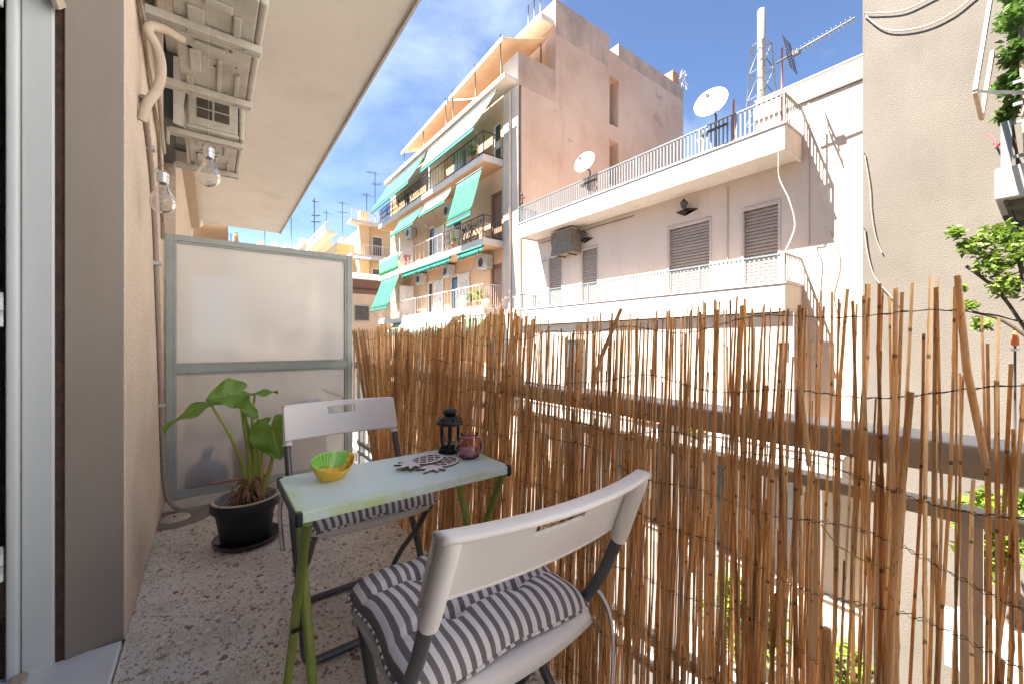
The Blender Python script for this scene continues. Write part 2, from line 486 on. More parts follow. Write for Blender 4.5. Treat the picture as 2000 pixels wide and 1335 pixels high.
def stripes():
    m = bpy.data.materials.new('striped_cotton')
    m.use_nodes = True
    nt = m.node_tree
    b = nt.nodes["Principled BSDF"]
    b.inputs["Roughness"].default_value = .9
    b.inputs["Specular IOR Level"].default_value = .1
    uv = nt.nodes.new("ShaderNodeUVMap")
    sx = nt.nodes.new("ShaderNodeSeparateXYZ")
    lnk(nt, uv.outputs["UV"], sx.inputs["Vector"])
    nz = nt.nodes.new("ShaderNodeTexNoise")
    nz.inputs["Scale"].default_value = 7
    nz.inputs["Detail"].default_value = 3
    lnk(nt, uv.outputs["UV"], nz.inputs["Vector"])
    mad = nt.nodes.new("ShaderNodeMath")
    mad.operation = 'MULTIPLY_ADD'
    mad.inputs[1].default_value = .010
    lnk(nt, nz.outputs["Fac"], mad.inputs[0])
    lnk(nt, sx.outputs["X"], mad.inputs[2])
    ml = nt.nodes.new("ShaderNodeMath")
    ml.operation = 'MULTIPLY'
    ml.inputs[1].default_value = 18.5
    lnk(nt, mad.outputs["Value"], ml.inputs[0])
    fr = nt.nodes.new("ShaderNodeMath")
    fr.operation = 'FRACT'
    lnk(nt, ml.outputs["Value"], fr.inputs[0])
    r = nt.nodes.new("ShaderNodeValToRGB")
    e = r.color_ramp.elements
    e[0].position = 0.0
    e[0].color = (.20, .182, .178, 1)
    e[1].position = .50
    e[1].color = (.80, .77, .77, 1)
    k = e.new(.46)
    k.color = (.205, .187, .182, 1)
    k = e.new(.97)
    k.color = (.80, .77, .77, 1)
    k = e.new(1.0)
    k.color = (.18, .165, .16, 1)
    lnk(nt, fr.outputs["Value"], r.inputs["Fac"])
    wv = nt.nodes.new("ShaderNodeTexNoise")
    wv.inputs["Scale"].default_value = 260
    wv.inputs["Detail"].default_value = 2
    lnk(nt, uv.outputs["UV"], wv.inputs["Vector"])
    mr = nt.nodes.new("ShaderNodeMapRange")
    mr.inputs["To Min"].default_value = .72
    mr.inputs["To Max"].default_value = 1.25
    lnk(nt, wv.outputs["Fac"], mr.inputs["Value"])
    hs = nt.nodes.new("ShaderNodeHueSaturation")
    lnk(nt, mr.outputs["Result"], hs.inputs["Value"])
    lnk(nt, r.outputs["Color"], hs.inputs["Color"])
    lnk(nt, hs.outputs["Color"], b.inputs["Base Color"])
    bp = nt.nodes.new("ShaderNodeBump")
    bp.inputs["Strength"].default_value = .2
    bp.inputs["Distance"].default_value = .002
    lnk(nt, wv.outputs["Fac"], bp.inputs["Height"])
    lnk(nt, bp.outputs["Normal"], b.inputs["Normal"])
    return m
M['stripes'] = stripes()

def big_leaf():
    m = bpy.data.materials.new('elephant_ear_leaf')
    m.use_nodes = True
    nt = m.node_tree
    b = nt.nodes["Principled BSDF"]
    b.inputs["Roughness"].default_value = .34
    uv = nt.nodes.new("ShaderNodeUVMap")
    sx = nt.nodes.new("ShaderNodeSeparateXYZ")
    lnk(nt, uv.outputs["UV"], sx.inputs["Vector"])
    ab = nt.nodes.new("ShaderNodeMath")
    ab.operation = 'ABSOLUTE'
    lnk(nt, sx.outputs["X"], ab.inputs[0])
    a2 = nt.nodes.new("ShaderNodeMath")
    a2.operation = 'MULTIPLY_ADD'
    a2.inputs[1].default_value = -.55
    lnk(nt, ab.outputs["Value"], a2.inputs[0])
    lnk(nt, sx.outputs["Y"], a2.inputs[2])
    ml = nt.nodes.new("ShaderNodeMath")
    ml.operation = 'MULTIPLY'
    ml.inputs[1].default_value = 8.0
    lnk(nt, a2.outputs["Value"], ml.inputs[0])
    fr = nt.nodes.new("ShaderNodeMath")
    fr.operation = 'PINGPONG'
    fr.inputs[1].default_value = .5
    lnk(nt, ml.outputs["Value"], fr.inputs[0])
    lt = nt.nodes.new("ShaderNodeMapRange")
    lt.inputs["From Min"].default_value = .11
    lt.inputs["From Max"].default_value = .02
    lt.inputs["To Max"].default_value = .38
    lnk(nt, fr.outputs["Value"], lt.inputs["Value"])
    mid = nt.nodes.new("ShaderNodeMapRange")
    mid.inputs["From Min"].default_value = .06
    mid.inputs["From Max"].default_value = .02
    lnk(nt, ab.outputs["Value"], mid.inputs["Value"])
    mxv = nt.nodes.new("ShaderNodeMath")
    mxv.operation = 'MAXIMUM'
    lnk(nt, lt.outputs["Result"], mxv.inputs[0])
    lnk(nt, mid.outputs["Result"], mxv.inputs[1])
    nz = nt.nodes.new("ShaderNodeTexNoise")
    nz.inputs["Scale"].default_value = 5
    nz.inputs["Detail"].default_value = 5
    lnk(nt, uv.outputs["UV"], nz.inputs["Vector"])
    c0 = nt.nodes.new("ShaderNodeMixRGB")
    c0.inputs["Color1"].default_value = (.095, .225, .024, 1)
    c0.inputs["Color2"].default_value = (.21, .36, .05, 1)
    lnk(nt, nz.outputs["Fac"], c0.inputs["Fac"])
    c1 = nt.nodes.new("ShaderNodeMixRGB")
    c1.inputs["Color2"].default_value = (.30, .42, .10, 1)
    lnk(nt, mxv.outputs["Value"], c1.inputs["Fac"])
    lnk(nt, c0.outputs["Color"], c1.inputs["Color1"])
    lnk(nt, c1.outputs["Color"], b.inputs["Base Color"])
    bp = nt.nodes.new("ShaderNodeBump")
    bp.inputs["Strength"].default_value = .5
    bp.inputs["Distance"].default_value = .004
    lnk(nt, fr.outputs["Value"], bp.inputs["Height"])
    lnk(nt, bp.outputs["Normal"], b.inputs["Normal"])
    tr = nt.nodes.new("ShaderNodeBsdfTranslucent")
    lnk(nt, c1.outputs["Color"], tr.inputs["Color"])
    ms = nt.nodes.new("ShaderNodeMixShader")
    ms.inputs["Fac"].default_value = .4
    lnk(nt, b.outputs["BSDF"], ms.inputs[1])
    lnk(nt, tr.outputs["BSDF"], ms.inputs[2])
    lnk(nt, ms.outputs["Shader"], nt.nodes["Material Output"].inputs["Surface"])
    return m
M['big_leaf'] = big_leaf()

def table_paint():
    m = mat('mint_table_paint', (.66, .80, .79), (.62, .765, .755), 3, .42, .06, 120, stretch=(.5, 3, 3))
    nt = m.node_tree
    b = nt.nodes["Principled BSDF"]
    src = b.inputs["Base Color"].links[0].from_socket
    g = nt.nodes.new("ShaderNodeNewGeometry")
    tc = nt.nodes.new("ShaderNodeTexCoord")
    sx = nt.nodes.new("ShaderNodeSeparateXYZ")
    lnk(nt, tc.outputs["Generated"], sx.inputs["Vector"])
    # worn lime paint: along the front and side edges of the slab
    nz = nt.nodes.new("ShaderNodeTexNoise")
    nz.inputs["Scale"].default_value = 16
    nz.inputs["Detail"].default_value = 6
    lnk(nt, g.outputs["Position"], nz.inputs["Vector"])
    def edge(sock):
        p = nt.nodes.new("ShaderNodeMath")
        p.operation = 'PINGPONG'
        p.inputs[1].default_value = .5
        lnk(nt, sock, p.inputs[0])
        return p.outputs["Value"]
    mi = nt.nodes.new("ShaderNodeMath")
    mi.operation = 'MINIMUM'
    lnk(nt, edge(sx.outputs["X"]), mi.inputs[0])
    lnk(nt, edge(sx.outputs["Y"]), mi.inputs[1])
    r1 = nt.nodes.new("ShaderNodeMapRange")
    r1.inputs["From Min"].default_value = .10
    r1.inputs["From Max"].default_value = .0
    lnk(nt, mi.outputs["Value"], r1.inputs["Value"])
    r2 = nt.nodes.new("ShaderNodeMapRange")
    r2.inputs["From Min"].default_value = .40
    r2.inputs["From Max"].default_value = .66
    lnk(nt, nz.outputs["Fac"], r2.inputs["Value"])
    mu = nt.nodes.new("ShaderNodeMath")
    mu.operation = 'MULTIPLY'
    lnk(nt, r1.outputs["Result"], mu.inputs[0])
    lnk(nt, r2.outputs["Result"], mu.inputs[1])
    mx = nt.nodes.new("ShaderNodeMixRGB")
    mx.inputs["Color2"].default_value = (.50, .66, .30, 1)
    lnk(nt, mu.outputs["Value"], mx.inputs["Fac"])
    lnk(nt, src, mx.inputs["Color1"])
    lnk(nt, mx.outputs["Color"], b.inputs["Base Color"])
    return m
M['table'] = table_paint()

def glass(name, col, rough=0.0, diffuse=0.0, ior=1.45, solid=(.8, .8, .8)):
    m = bpy.data.materials.new(name)
    m.use_nodes = True
    nt = m.node_tree
    nt.nodes.remove(nt.nodes["Principled BSDF"])
    out = nt.nodes["Material Output"]
    if rough == 0 and diffuse > 0:          # clear shell with a share of milky translucency mixed in
        tr = nt.nodes.new("ShaderNodeBsdfTransparent")
        tr.inputs["Color"].default_value = (*col, 1)
        gl = nt.nodes.new("ShaderNodeBsdfGlossy")
        gl.inputs["Roughness"].default_value = .06
        lw = nt.nodes.new("ShaderNodeFresnel")
        lw.inputs["IOR"].default_value = ior
        tl = nt.nodes.new("ShaderNodeBsdfTranslucent")
        tl.inputs["Color"].default_value = (*solid, 1)
        a = nt.nodes.new("ShaderNodeMixShader")
        a.inputs["Fac"].default_value = diffuse
        lnk(nt, tr.outputs["BSDF"], a.inputs[1])
        lnk(nt, tl.outputs["BSDF"], a.inputs[2])
        b2 = nt.nodes.new("ShaderNodeMixShader")
        lnk(nt, lw.outputs["Fac"], b2.inputs["Fac"])
        lnk(nt, a.outputs["Shader"], b2.inputs[1])
        lnk(nt, gl.outputs["BSDF"], b2.inputs[2])
        lnk(nt, b2.outputs["Shader"], out.inputs["Surface"])
        return m
    if rough == 0:      # thin clear pane: mirror-like at grazing angles, clear through
        tr = nt.nodes.new("ShaderNodeBsdfTransparent")
        tr.inputs["Color"].default_value = (*col, 1)
        gl = nt.nodes.new("ShaderNodeBsdfGlossy")
        gl.inputs["Roughness"].default_value = .03
        fr = nt.nodes.new("ShaderNodeFresnel")
        fr.inputs["IOR"].default_value = ior
        ms = nt.nodes.new("ShaderNodeMixShader")
        lnk(nt, fr.outputs["Fac"], ms.inputs["Fac"])
        lnk(nt, tr.outputs["BSDF"], ms.inputs[1])
        lnk(nt, gl.outputs["BSDF"], ms.inputs[2])
        lnk(nt, ms.outputs["Shader"], out.inputs["Surface"])
        return m
    rf = nt.nodes.new("ShaderNodeBsdfRefraction")
    rf.inputs["Color"].default_value = (*col, 1)
    rf.inputs["Roughness"].default_value = rough
    rf.inputs["IOR"].default_value = ior
    tl = nt.nodes.new("ShaderNodeBsdfTranslucent")
    tl.inputs["Color"].default_value = (*solid, 1)
    df = nt.nodes.new("ShaderNodeBsdfDiffuse")
    df.inputs["Color"].default_value = (*solid, 1)
    m1 = nt.nodes.new("ShaderNodeMixShader")
    m1.inputs["Fac"].default_value = .36
    lnk(nt, tl.outputs["BSDF"], m1.inputs[1])
    lnk(nt, df.outputs["BSDF"], m1.inputs[2])
    m2 = nt.nodes.new("ShaderNodeMixShader")
    m2.inputs["Fac"].default_value = diffuse
    lnk(nt, rf.outputs["BSDF"], m2.inputs[1])
    lnk(nt, m1.outputs["Shader"], m2.inputs[2])
    # dusty smears on the frosted side
    g = nt.nodes.new("ShaderNodeNewGeometry")
    n = nt.nodes.new("ShaderNodeTexNoise")
    n.inputs["Scale"].default_value = 3.5
    n.inputs["Detail"].default_value = 8
    lnk(nt, g.outputs["Position"], n.inputs["Vector"])
    mr = nt.nodes.new("ShaderNodeMapRange")
    mr.inputs["To Min"].default_value = diffuse - .12
    mr.inputs["To Max"].default_value = diffuse + .12
    lnk(nt, n.outputs["Fac"], mr.inputs["Value"])
    lnk(nt, mr.outputs["Result"], m2.inputs["Fac"])
    lnk(nt, m2.outputs["Shader"], out.inputs["Surface"])
    return m
M['frosted'] = glass('frosted_glass', (.96, .96, .95), .32, .78, 1.1, (.97, .965, .95))
M['frosted_clear'] = glass('lightly_frosted_glass', (.97, .97, .96), .19, .40, 1.06, (.97, .965, .95))
M['clear'] = glass('clear_glass', (.93, .95, .95))
M['bulb'] = glass('clear_bulb_glass', (.96, .96, .96), diffuse=.2, ior=1.3, solid=(.9, .88, .86))
M['pink_glass'] = glass('pink_glass', (.95, .80, .83), diffuse=.07, ior=1.2, solid=(.85, .60, .64))

# ------------------------------------------------------------------ mesh building
class MB:
    def __init__(self): self.v, self.f, self.uv, self.sm = [], [], {}, []
    def add(self, vs, fs, smooth=False):
        o = len(self.v)
        self.v += [tuple(p) for p in vs]
        for f in fs:
            self.f.append(tuple(o + i for i in f))
            self.sm.append(smooth)
        return self
    def box(self, x0, x1, y0, y1, z0, z1):
        return self.add([(x0, y0, z0), (x1, y0, z0), (x1, y1, z0), (x0, y1, z0), (x0, y0, z1), (x1, y0, z1), (x1, y1, z1), (x0, y1, z1)],
                        [(3, 2, 1, 0), (4, 5, 6, 7), (0, 1, 5, 4), (1, 2, 6, 5), (2, 3, 7, 6), (3, 0, 4, 7)])
    def bar(self, a, b, w, h, up=(0, 0, 1)):
        a, b = Vector(a), Vector(b)
        d = (b - a).normalized()
        u = Vector(up)
        s = d.cross(u)
        if s.length < 1e-4: s = d.cross(Vector((1, 0, 0)))
        s.normalize()
        u = s.cross(d).normalized()
        s, u = s * (w / 2), u * (h / 2)
        vs = [a - s - u, a + s - u, a + s + u, a - s + u, b - s - u, b + s - u, b + s + u, b - s + u]
        return self.add(vs, [(0, 1, 2, 3), (7, 6, 5, 4), (0, 4, 5, 1), (1, 5, 6, 2), (2, 6, 7, 3), (3, 7, 4, 0)])
    def tube(self, pts, r, n=8, caps=True):
        pts = [Vector(p) for p in pts]
        k = len(pts)
        rs = r if isinstance(r, (list, tuple)) else [r] * k
        up, vs = None, []
        for i, p in enumerate(pts):
            d = (pts[min(i + 1, k - 1)] - pts[max(i - 1, 0)]).normalized()
            if up is None:
                up = Vector((0, 0, 1)) if abs(d.z) < .9 else Vector((1, 0, 0))
            s = d.cross(up).normalized()
            up = s.cross(d).normalized()
            for j in range(n):
                a = 2 * pi * j / n
                vs.append(p + (s * cos(a) + up * sin(a)) * rs[i])
        fs = [(i * n + j, i * n + (j + 1) % n, (i + 1) * n + (j + 1) % n, (i + 1) * n + j) for i in range(k - 1) for j in range(n)]
        self.add(vs, fs, True)
        if caps:
            o = len(self.v) - len(vs)
            self.f += [tuple(o + j for j in range(n)), tuple(o + (k - 1) * n + n - 1 - j for j in range(n))]
            self.sm += [False, False]
        return self
    def lathe(self, prof, c=(0, 0, 0), n=32, sx=1.0, sy=1.0, smooth=True, rot=0.0):
        """profile of (radius, height) spun round the vertical through c"""
        vs, fs, k = [], [], len(prof)
        for r, z in prof:
            for j in range(n):
                a = 2 * pi * j / n + rot
                vs.append((c[0] + r * cos(a) * sx, c[1] + r * sin(a) * sy, c[2] + z))
        for i in range(k - 1):
            for j in range(n):
                fs.append((i * n + j, i * n + (j + 1) % n, (i + 1) * n + (j + 1) % n, (i + 1) * n + j))
        return self.add(vs, fs, smooth)
    def prism(self, poly, a, b, axis='z'):
        """polygon extruded from a to b along an axis; poly is in the other two axes"""
        n = len(poly)
        def P(p, t):
            return {'z': (p[0], p[1], t), 'x': (t, p[0], p[1]), 'y': (p[0], t, p[1])}[axis]
        vs = [P(p, a) for p in poly] + [P(p, b) for p in poly]
        fs = [tuple(range(n))[::-1], tuple(range(n, 2 * n))] + [(i, (i + 1) % n, n + (i + 1) % n, n + i) for i in range(n)]
        return self.add(vs, fs)
    def ball(self, c, r, n=12, m=8, sz=1.0):
        prof = [(max(r * sin(pi * i / m), 1e-4), -r * cos(pi * i / m) * sz) for i in range(m + 1)]
        return self.lathe(prof, c, n)
    def quad(self, a, b, c, d): return self.add([a, b, c, d], [(0, 1, 2, 3)])
    def grid(self, fn, nu, nv, smooth=True, uvfn=None, skip=None):
        o = len(self.v)
        for j in range(nv + 1):
            for i in range(nu + 1):
                self.v.append(tuple(fn(i / nu, j / nv)))
        for j in range(nv):
            for i in range(nu):
                if skip and skip((i + .5) / nu, (j + .5) / nv): continue
                q = (j * (nu + 1) + i, j * (nu + 1) + i + 1, (j + 1) * (nu + 1) + i + 1, (j + 1) * (nu + 1) + i)
                if uvfn:
                    self.uv[len(self.f)] = [uvfn(a / nu, b_ / nv) for a, b_ in ((i, j), (i + 1, j), (i + 1, j + 1), (i, j + 1))]
                self.f.append(tuple(o + t for t in q))
                self.sm.append(smooth)
        return self
    def mesh(self, name, material, off=(0, 0, 0)):
        me = bpy.data.meshes.new(name)
        ox, oy, oz = off
        me.from_pydata([(x - ox, y - oy, z - oz) for x, y, z in self.v], [], self.f)
        me.polygons.foreach_set('use_smooth', self.sm)
        if self.uv:
            ul = me.uv_layers.new(name='UVMap')
            for pi_, uvs in self.uv.items():
                ls = me.polygons[pi_].loop_start
                for t, q in enumerate(uvs): ul.data[ls + t].uv = q
        me.materials.append(material)
        me.update()
        return me
    def build(self, name, material, parent=None, bevel=0, seg=2, kind=None, solid=0, sub=0, label=None):
        m = M[material] if isinstance(material, str) else material
        o = bpy.data.objects.new(name, self.mesh(name, m, origin(parent)))
        COL.objects.link(o)
        if parent: o.parent = parent
        if solid:
            s = o.modifiers.new('thickness', 'SOLIDIFY')
            s.thickness = solid
            s.offset = 0
        if sub:
            s = o.modifiers.new('smooth', 'SUBSURF')
            s.levels = s.render_levels = sub
        if bevel:
            b = o.modifiers.new('edge', 'BEVEL')
            b.width = bevel
            b.segments = seg
            b.limit_method = 'ANGLE'
            b.angle_limit = radians(40)
        if kind: o['kind'] = kind
        if label: o['label'] = label
        return o

def origin(o):
    p = Vector((0, 0, 0))
    while o is not None:
        p += o.location
        o = o.parent
    return p

def thing(name, label, cat, loc=(0, 0, 0), group=None):
    o = bpy.data.objects.new(name, None)
    COL.objects.link(o)
    o.empty_display_size = .1
    o.location = loc
    o['label'], o['category'] = label, cat
    if group: o['group'] = group
    return o

def tag(o, label, cat, group=None):
    o['label'], o['category'] = label, cat
    if group: o['group'] = group
    return o

def struct(o):
    o['kind'] = 'structure'
    return o

def inst(name, me, parent, loc, rot=(0, 0, 0), scale=(1, 1, 1)):
    o = bpy.data.objects.new(name, me)
    COL.objects.link(o)
    o.parent = parent
    o.location = Vector(loc) - origin(parent)
    o.rotation_euler = rot
    o.scale = scale
    return o

def copy_tree(o, parent=None):
    c = o.copy()
    COL.objects.link(c)
    if parent: c.parent = parent
    for ch in list(o.children): copy_tree(ch, c)
    return c

def wall_x(mb, x, y0, y1, z0, z1, holes, depth=.12):
    """a facade in the plane X = x looking towards -X, with openings (y0, y1, z0, z1) that have reveals going back by depth"""
    ys = sorted({y0, y1, *[t for h in holes for t in h[:2]]})
    zs = sorted({z0, z1, *[t for h in holes for t in h[2:]]})
    for i in range(len(ys) - 1):
        for j in range(len(zs) - 1):
            cy_, cz_ = (ys[i] + ys[i + 1]) / 2, (zs[j] + zs[j + 1]) / 2
            if any(h[0] < cy_ < h[1] and h[2] < cz_ < h[3] for h in holes): continue
            mb.quad((x, ys[i], zs[j]), (x, ys[i], zs[j + 1]), (x, ys[i + 1], zs[j + 1]), (x, ys[i + 1], zs[j]))
    for a, b, c, d in holes:
        e = x + depth
        mb.quad((x, a, c), (e, a, c), (e, a, d), (x, a, d))
        mb.quad((x, b, c), (x, b, d), (e, b, d), (e, b, c))
        mb.quad((x, a, d), (e, a, d), (e, b, d), (x, b, d))
        mb.quad((x, a, c), (x, b, c), (e, b, c), (e, a, c))
    return mb

def leaves(mb, centre, rad, n, size, seed, flat=1.0):
    rg = random.Random(seed)
    for _ in range(n):
        while True:
            p = Vector((rg.uniform(-1, 1), rg.uniform(-1, 1), rg.uniform(-1, 1)))
            if p.length < 1: break
        p = p * (.55 + .45 * rg.random()) if p.length > .3 else p
        c = Vector(centre) + Vector((p.x * rad[0], p.y * rad[1], p.z * rad[2]))
        s = size * rg.uniform(.6, 1.3)
        e = Euler((rg.uniform(-.9, .9), rg.uniform(-.9, .9), rg.uniform(0, 6.28)))
        R = e.to_matrix()
        pts = [(-.5, 0, 0), (-.1, -.28, .06), (.5, 0, -.1), (-.1, .28, .06)]
        vs = [c + R @ (Vector(q) * s) for q in pts]
        mb.add(vs, [(0, 1, 2), (0, 2, 3)], False)
    return mb

# ------------------------------------------------------------------ street and ground
ST = -4.9
struct(MB().box(-60, 400, -400, 600, ST - .5, ST).build('ground', 'asphalt'))
struct(MB().box(6.6, 10.39, -30, 120, ST + .002, ST + .13).build('opposite_pavement', 'pavement'))
struct(MB().box(-.1, 1.6, -30, 120, ST + .002, ST + .13).build('near_pavement', 'pavement'))
struct(MB().box(6.45, 6.598, -30, 120, ST + .002, ST + .145).build('kerb', 'kerb_stone', bevel=.02))
struct(MB().box(-.235, 1.0, -3.0, 3.20, -.16, 0).build('balcony_floor', 'terrazzo'))
struct(MB().box(-.235, 1.0, 3.203, 3.425, -.16, .010).build('balcony_kerb', 'kerb', bevel=.008))
struct(MB().box(-.235, 1.0, 3.43, 8.4, -.16, -.01).build('neighbour_balcony_floor', 'floor2'))
pm = MB()
pm.prism([(-.232, 3.199), (-.232, 2.92), (-.15, 2.90), (-.06, 2.93), (0, 2.99), (.03, 3.07), (.03, 3.15), (.06, 3.199)], .001, .006)
struct(pm.build('cement_floor_patch', 'cement_patch', bevel=.003))

# ------------------------------------------------------------------ our own building
SOF = 3.03
house = thing('apartment_building', 'shaded beige stucco house wall with the balcony ceiling beyond the table', 'building', (-.235, 2.5, 0))
w = MB()
w.box(-.5, -.235, 1.925, 3.36, 0, SOF)
w.box(-.5, -.235, 4.55, 8.4, -.01, SOF)
w.build('wall', 'stucco', house, bevel=.004)
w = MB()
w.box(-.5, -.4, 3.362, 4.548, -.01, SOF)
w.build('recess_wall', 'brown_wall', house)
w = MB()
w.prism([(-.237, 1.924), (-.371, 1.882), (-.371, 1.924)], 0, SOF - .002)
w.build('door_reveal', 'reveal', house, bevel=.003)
w = MB()
w.prism([(-.237, 1.93), (.962, 1.93), (.965, 2.2), (1.03, 8.54), (-.237, 8.54)], SOF, SOF + .16)  # ceiling stops short, out of view, shaped to let sky light in
w.build('ceiling_slab', 'soffit', house)
w = MB()
w.prism([(.964, 1.93), (.98, 1.93), (1.048, 8.54), (1.032, 8.54), (.967, 2.2)], SOF - .018, SOF + .2)
w.build('slab_edge', 'fascia', house)
w = MB()
w.box(-9, -.72, -9, 8.4, ST, 6.2)            # the rooms behind the wall and the storeys above
w.box(-.72, -.24, -9, 8.4, SOF + .165, 6.2)
w.box(-.72, -.24, -9, 1.92, SOF - .009, SOF + .164)
w.box(-.72, -.24, -9, 8.4, ST, -.17)
w.box(-.72, -.24, -9, -.6, -.165, SOF - .01)
w.box(-.72, -.375, -.6, 1.88, 2.42, SOF - .01)
w.build('building_mass', 'stucco', house)
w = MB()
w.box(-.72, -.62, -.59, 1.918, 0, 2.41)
w.build('door_opening', 'dark_room', house)  # dark panel in place of the unlit room
w = MB()
w.box(-.392, -.372, 1.89, 1.922, 0, 2.36)
w.build('guide_rail', 'rust', house)
fr = MB()
fr.box(-.462, -.393, 1.885, 1.92, -.004, 2.30)
fp = fr.build('door_frame', 'frame', house, bevel=.005)
fr = MB()
fr.box(-.489, -.4635, 1.865, 1.92, -.02, 2.34)
fr.build('frame_bead', 'frame', fp, bevel=.009, seg=3)
fr = MB()
fr.box(-.585, -.505, 1.835, 1.865, 0, 2.33)
dl = fr.build('door_leaf', 'frame', house, bevel=.004)
hg = MB()
for z in (.325, 1.075, 2.02):
    hg.tube([(-.4965, 1.857, z), (-.4965, 1.857, z + .045)], .0075, 10)
    hg.tube([(-.4965, 1.857, z + .047), (-.4965, 1.857, z + .10)], .0075, 10)
    hg.box(-.5045, -.4965, 1.857, 1.861, z + .05, z + .098)
hg.build('hinge', 'frame', dl)
w = MB()
w.box(-.62, -.374, -.6, 1.88, 2.2, 2.415)
w.build('shutter_box', 'black', house)
w = MB()
w.bar((-.376, 1.868, 2.08), (-.42, 1.70, 2.25), .012, .05)
w.build('awning_tape', 'insul', house)
w = MB()
w.box(-.56, -.239, -.6, 1.90, -.02, .016)
w.build('threshold', 'marble', house, bevel=.006, seg=3)
w = MB()
w.box(-.475, -.44, -.6, 1.86, .017, .034)
w.build('sill_strip', 'insul', house, bevel=.004)
w = MB()
w.box(-.236, -.13, 4.75, 8.2, 2.84, 2.985)
w.build('ledge_beam', 'wood_plank', house, bevel=.004)
w = MB()
w.box(-.236, .255, 8.62, 9.2, 2.2, 3.05)
w.build('neighbour_wing', 'brown_wall', house)
tag(MB().ball((-.16, 8.2, 2.93), .075, 18, 12).build('globe_lamp', 'candle'), 'round white globe lamp on the wall above the frosted screen', 'lamp')
w = thing('folded_awning', 'cream folded awning standing beyond the far end of the ceiling', 'awning', (.33, 9.3, 2.6))
MB().prism([(.36, 9.2), (.43, 9.2), (.43, 9.3), (.36, 9.3)], 2.3, 3.05).build('cloth_roll', 'canopy', w, bevel=.02)
MB().bar((.46, 9.25, 2.4), (.40, 9.25, 3.1), .03, .05).build('awning_arm', 'grey_metal', w)
w = MB()
for y in (9.05, 9.13):
    w.tube([(.265 + (y - 9.05) * .6, y, 2.3), (.265 + (y - 9.05) * .6, y, 3.04)], .008, 6)
w.tube([(.25, 9.05, 2.74), (.36, 9.2, 2.74)], .008, 6)
tag(w.build('roof_railing', 'iron'), 'short dark iron railing beyond the brown neighbouring wall', 'railing')

# drain cover, conduit, cables
d = thing('drain_cover', 'round beige floor drain cover in the corner below the conduit', 'drain cover', (-.16, 3.05, .006))
pf = [(.001, .022), (.035, .022), (.05, .019), (.066, .014), (.07, .007), (.07, .0065)]
MB().lathe(pf, (-.16, 3.05, 0), 30).build('lid', 'pot_rim', d)
MB().ball((-.165, 3.035, .022), .006, 8, 6).build('screw', 'rust', d)
def smooth_path(pts, n=6):
    out = []
    for i in range(len(pts) - 1):
        p0, p1, p2, p3 = (Vector(pts[max(i - 1, 0)]), Vector(pts[i]), Vector(pts[i + 1]), Vector(pts[min(i + 2, len(pts) - 1)]))
        for k in range(n):
            t = k / n
            out.append(.5 * ((2 * p1) + (p2 - p0) * t + (2 * p0 - 5 * p1 + 4 * p2 - p3) * t * t + (3 * p1 - p0 - 3 * p2 + p3) * t ** 3))
    out.append(Vector(pts[-1]))
    return out
cp = smooth_path([(-.222, 2.24, 2.04), (-.224, 2.40, 1.98), (-.224, 2.60, 1.83), (-.224, 2.74, 1.60), (-.224, 2.86, 1.25), (-.224, 3.0, .85), (-.224, 3.10, .5), (-.222, 3.17, .25)], 12)
cp += smooth_path([(-.220, 3.18, .2), (-.212, 3.19, .11), (-.19, 3.18, .06), (-.165, 3.16, .035), (-.135, 3.13, .022)], 4)
cd = thing('wall_conduit', 'taupe corrugated conduit running down the stucco wall to the floor corner', 'pipe', (-.224, 3.1, 0))
rad = [.0125 if i % 2 else .0105 for i in range(len(cp))]
MB().tube(cp, rad, 10).build('hose', 'conduit', cd)
for y_, z_ in ((2.50, 1.915), (2.80, 1.43), (3.06, .66)): MB().box(-.2365, -.205, y_ - .02, y_ + .02, z_, z_ + .018).build('clip', 'grey_metal', cd)
pts = [(-.226, 1.93 + .06 * i + .006 * sin(i * 1.9), 2.42 - .018 * i + .006 * sin(i * 3.1) + .10 * (.5 - i / 16) ** 2) for i in range(17)]
pts += [(-.226, 2.93 + .03 * i, 2.12 - .06 * i) for i in range(9)]
tc_ = thing('twisted_cable', 'twisted brown cable hanging across the stucco wall near the top left', 'cable', (-.226, 2.2, 2.3))
MB().tube(smooth_path(pts, 2), .0065, 7).build('strand', 'rope', tc_)
MB().tube(smooth_path([(x + .007, y + .010 * sin(i * 1.3), z + .008 * cos(i * 1.3)) for i, (x, y, z) in enumerate(pts)], 2), .0055, 6).build('strand', 'rope', tc_)
sm = smooth_path([(-.10, 2.36, 2.40), (-.165, 2.26, 2.36), (-.20, 2.195, 2.30), (-.172, 2.22, 2.24), (-.163, 2.24, 2.17), (-.175, 2.23, 2.08), (-.205, 2.21, 2.0), (-.222, 2.22, 1.93)], 6)
tag(MB().tube(sm, .0175, 12).build('insulated_pipe', 'insul'), 'thick beige insulated pipe curving below the nearer air conditioner', 'pipe')
tag(MB().tube([(-.228, 2.88, 2.42), (-.228, 3.3, 2.2)], .011, 8).build('drain_hose', 'conduit'), 'thin slanting drain hose on the wall beneath the air conditioners', 'hose')

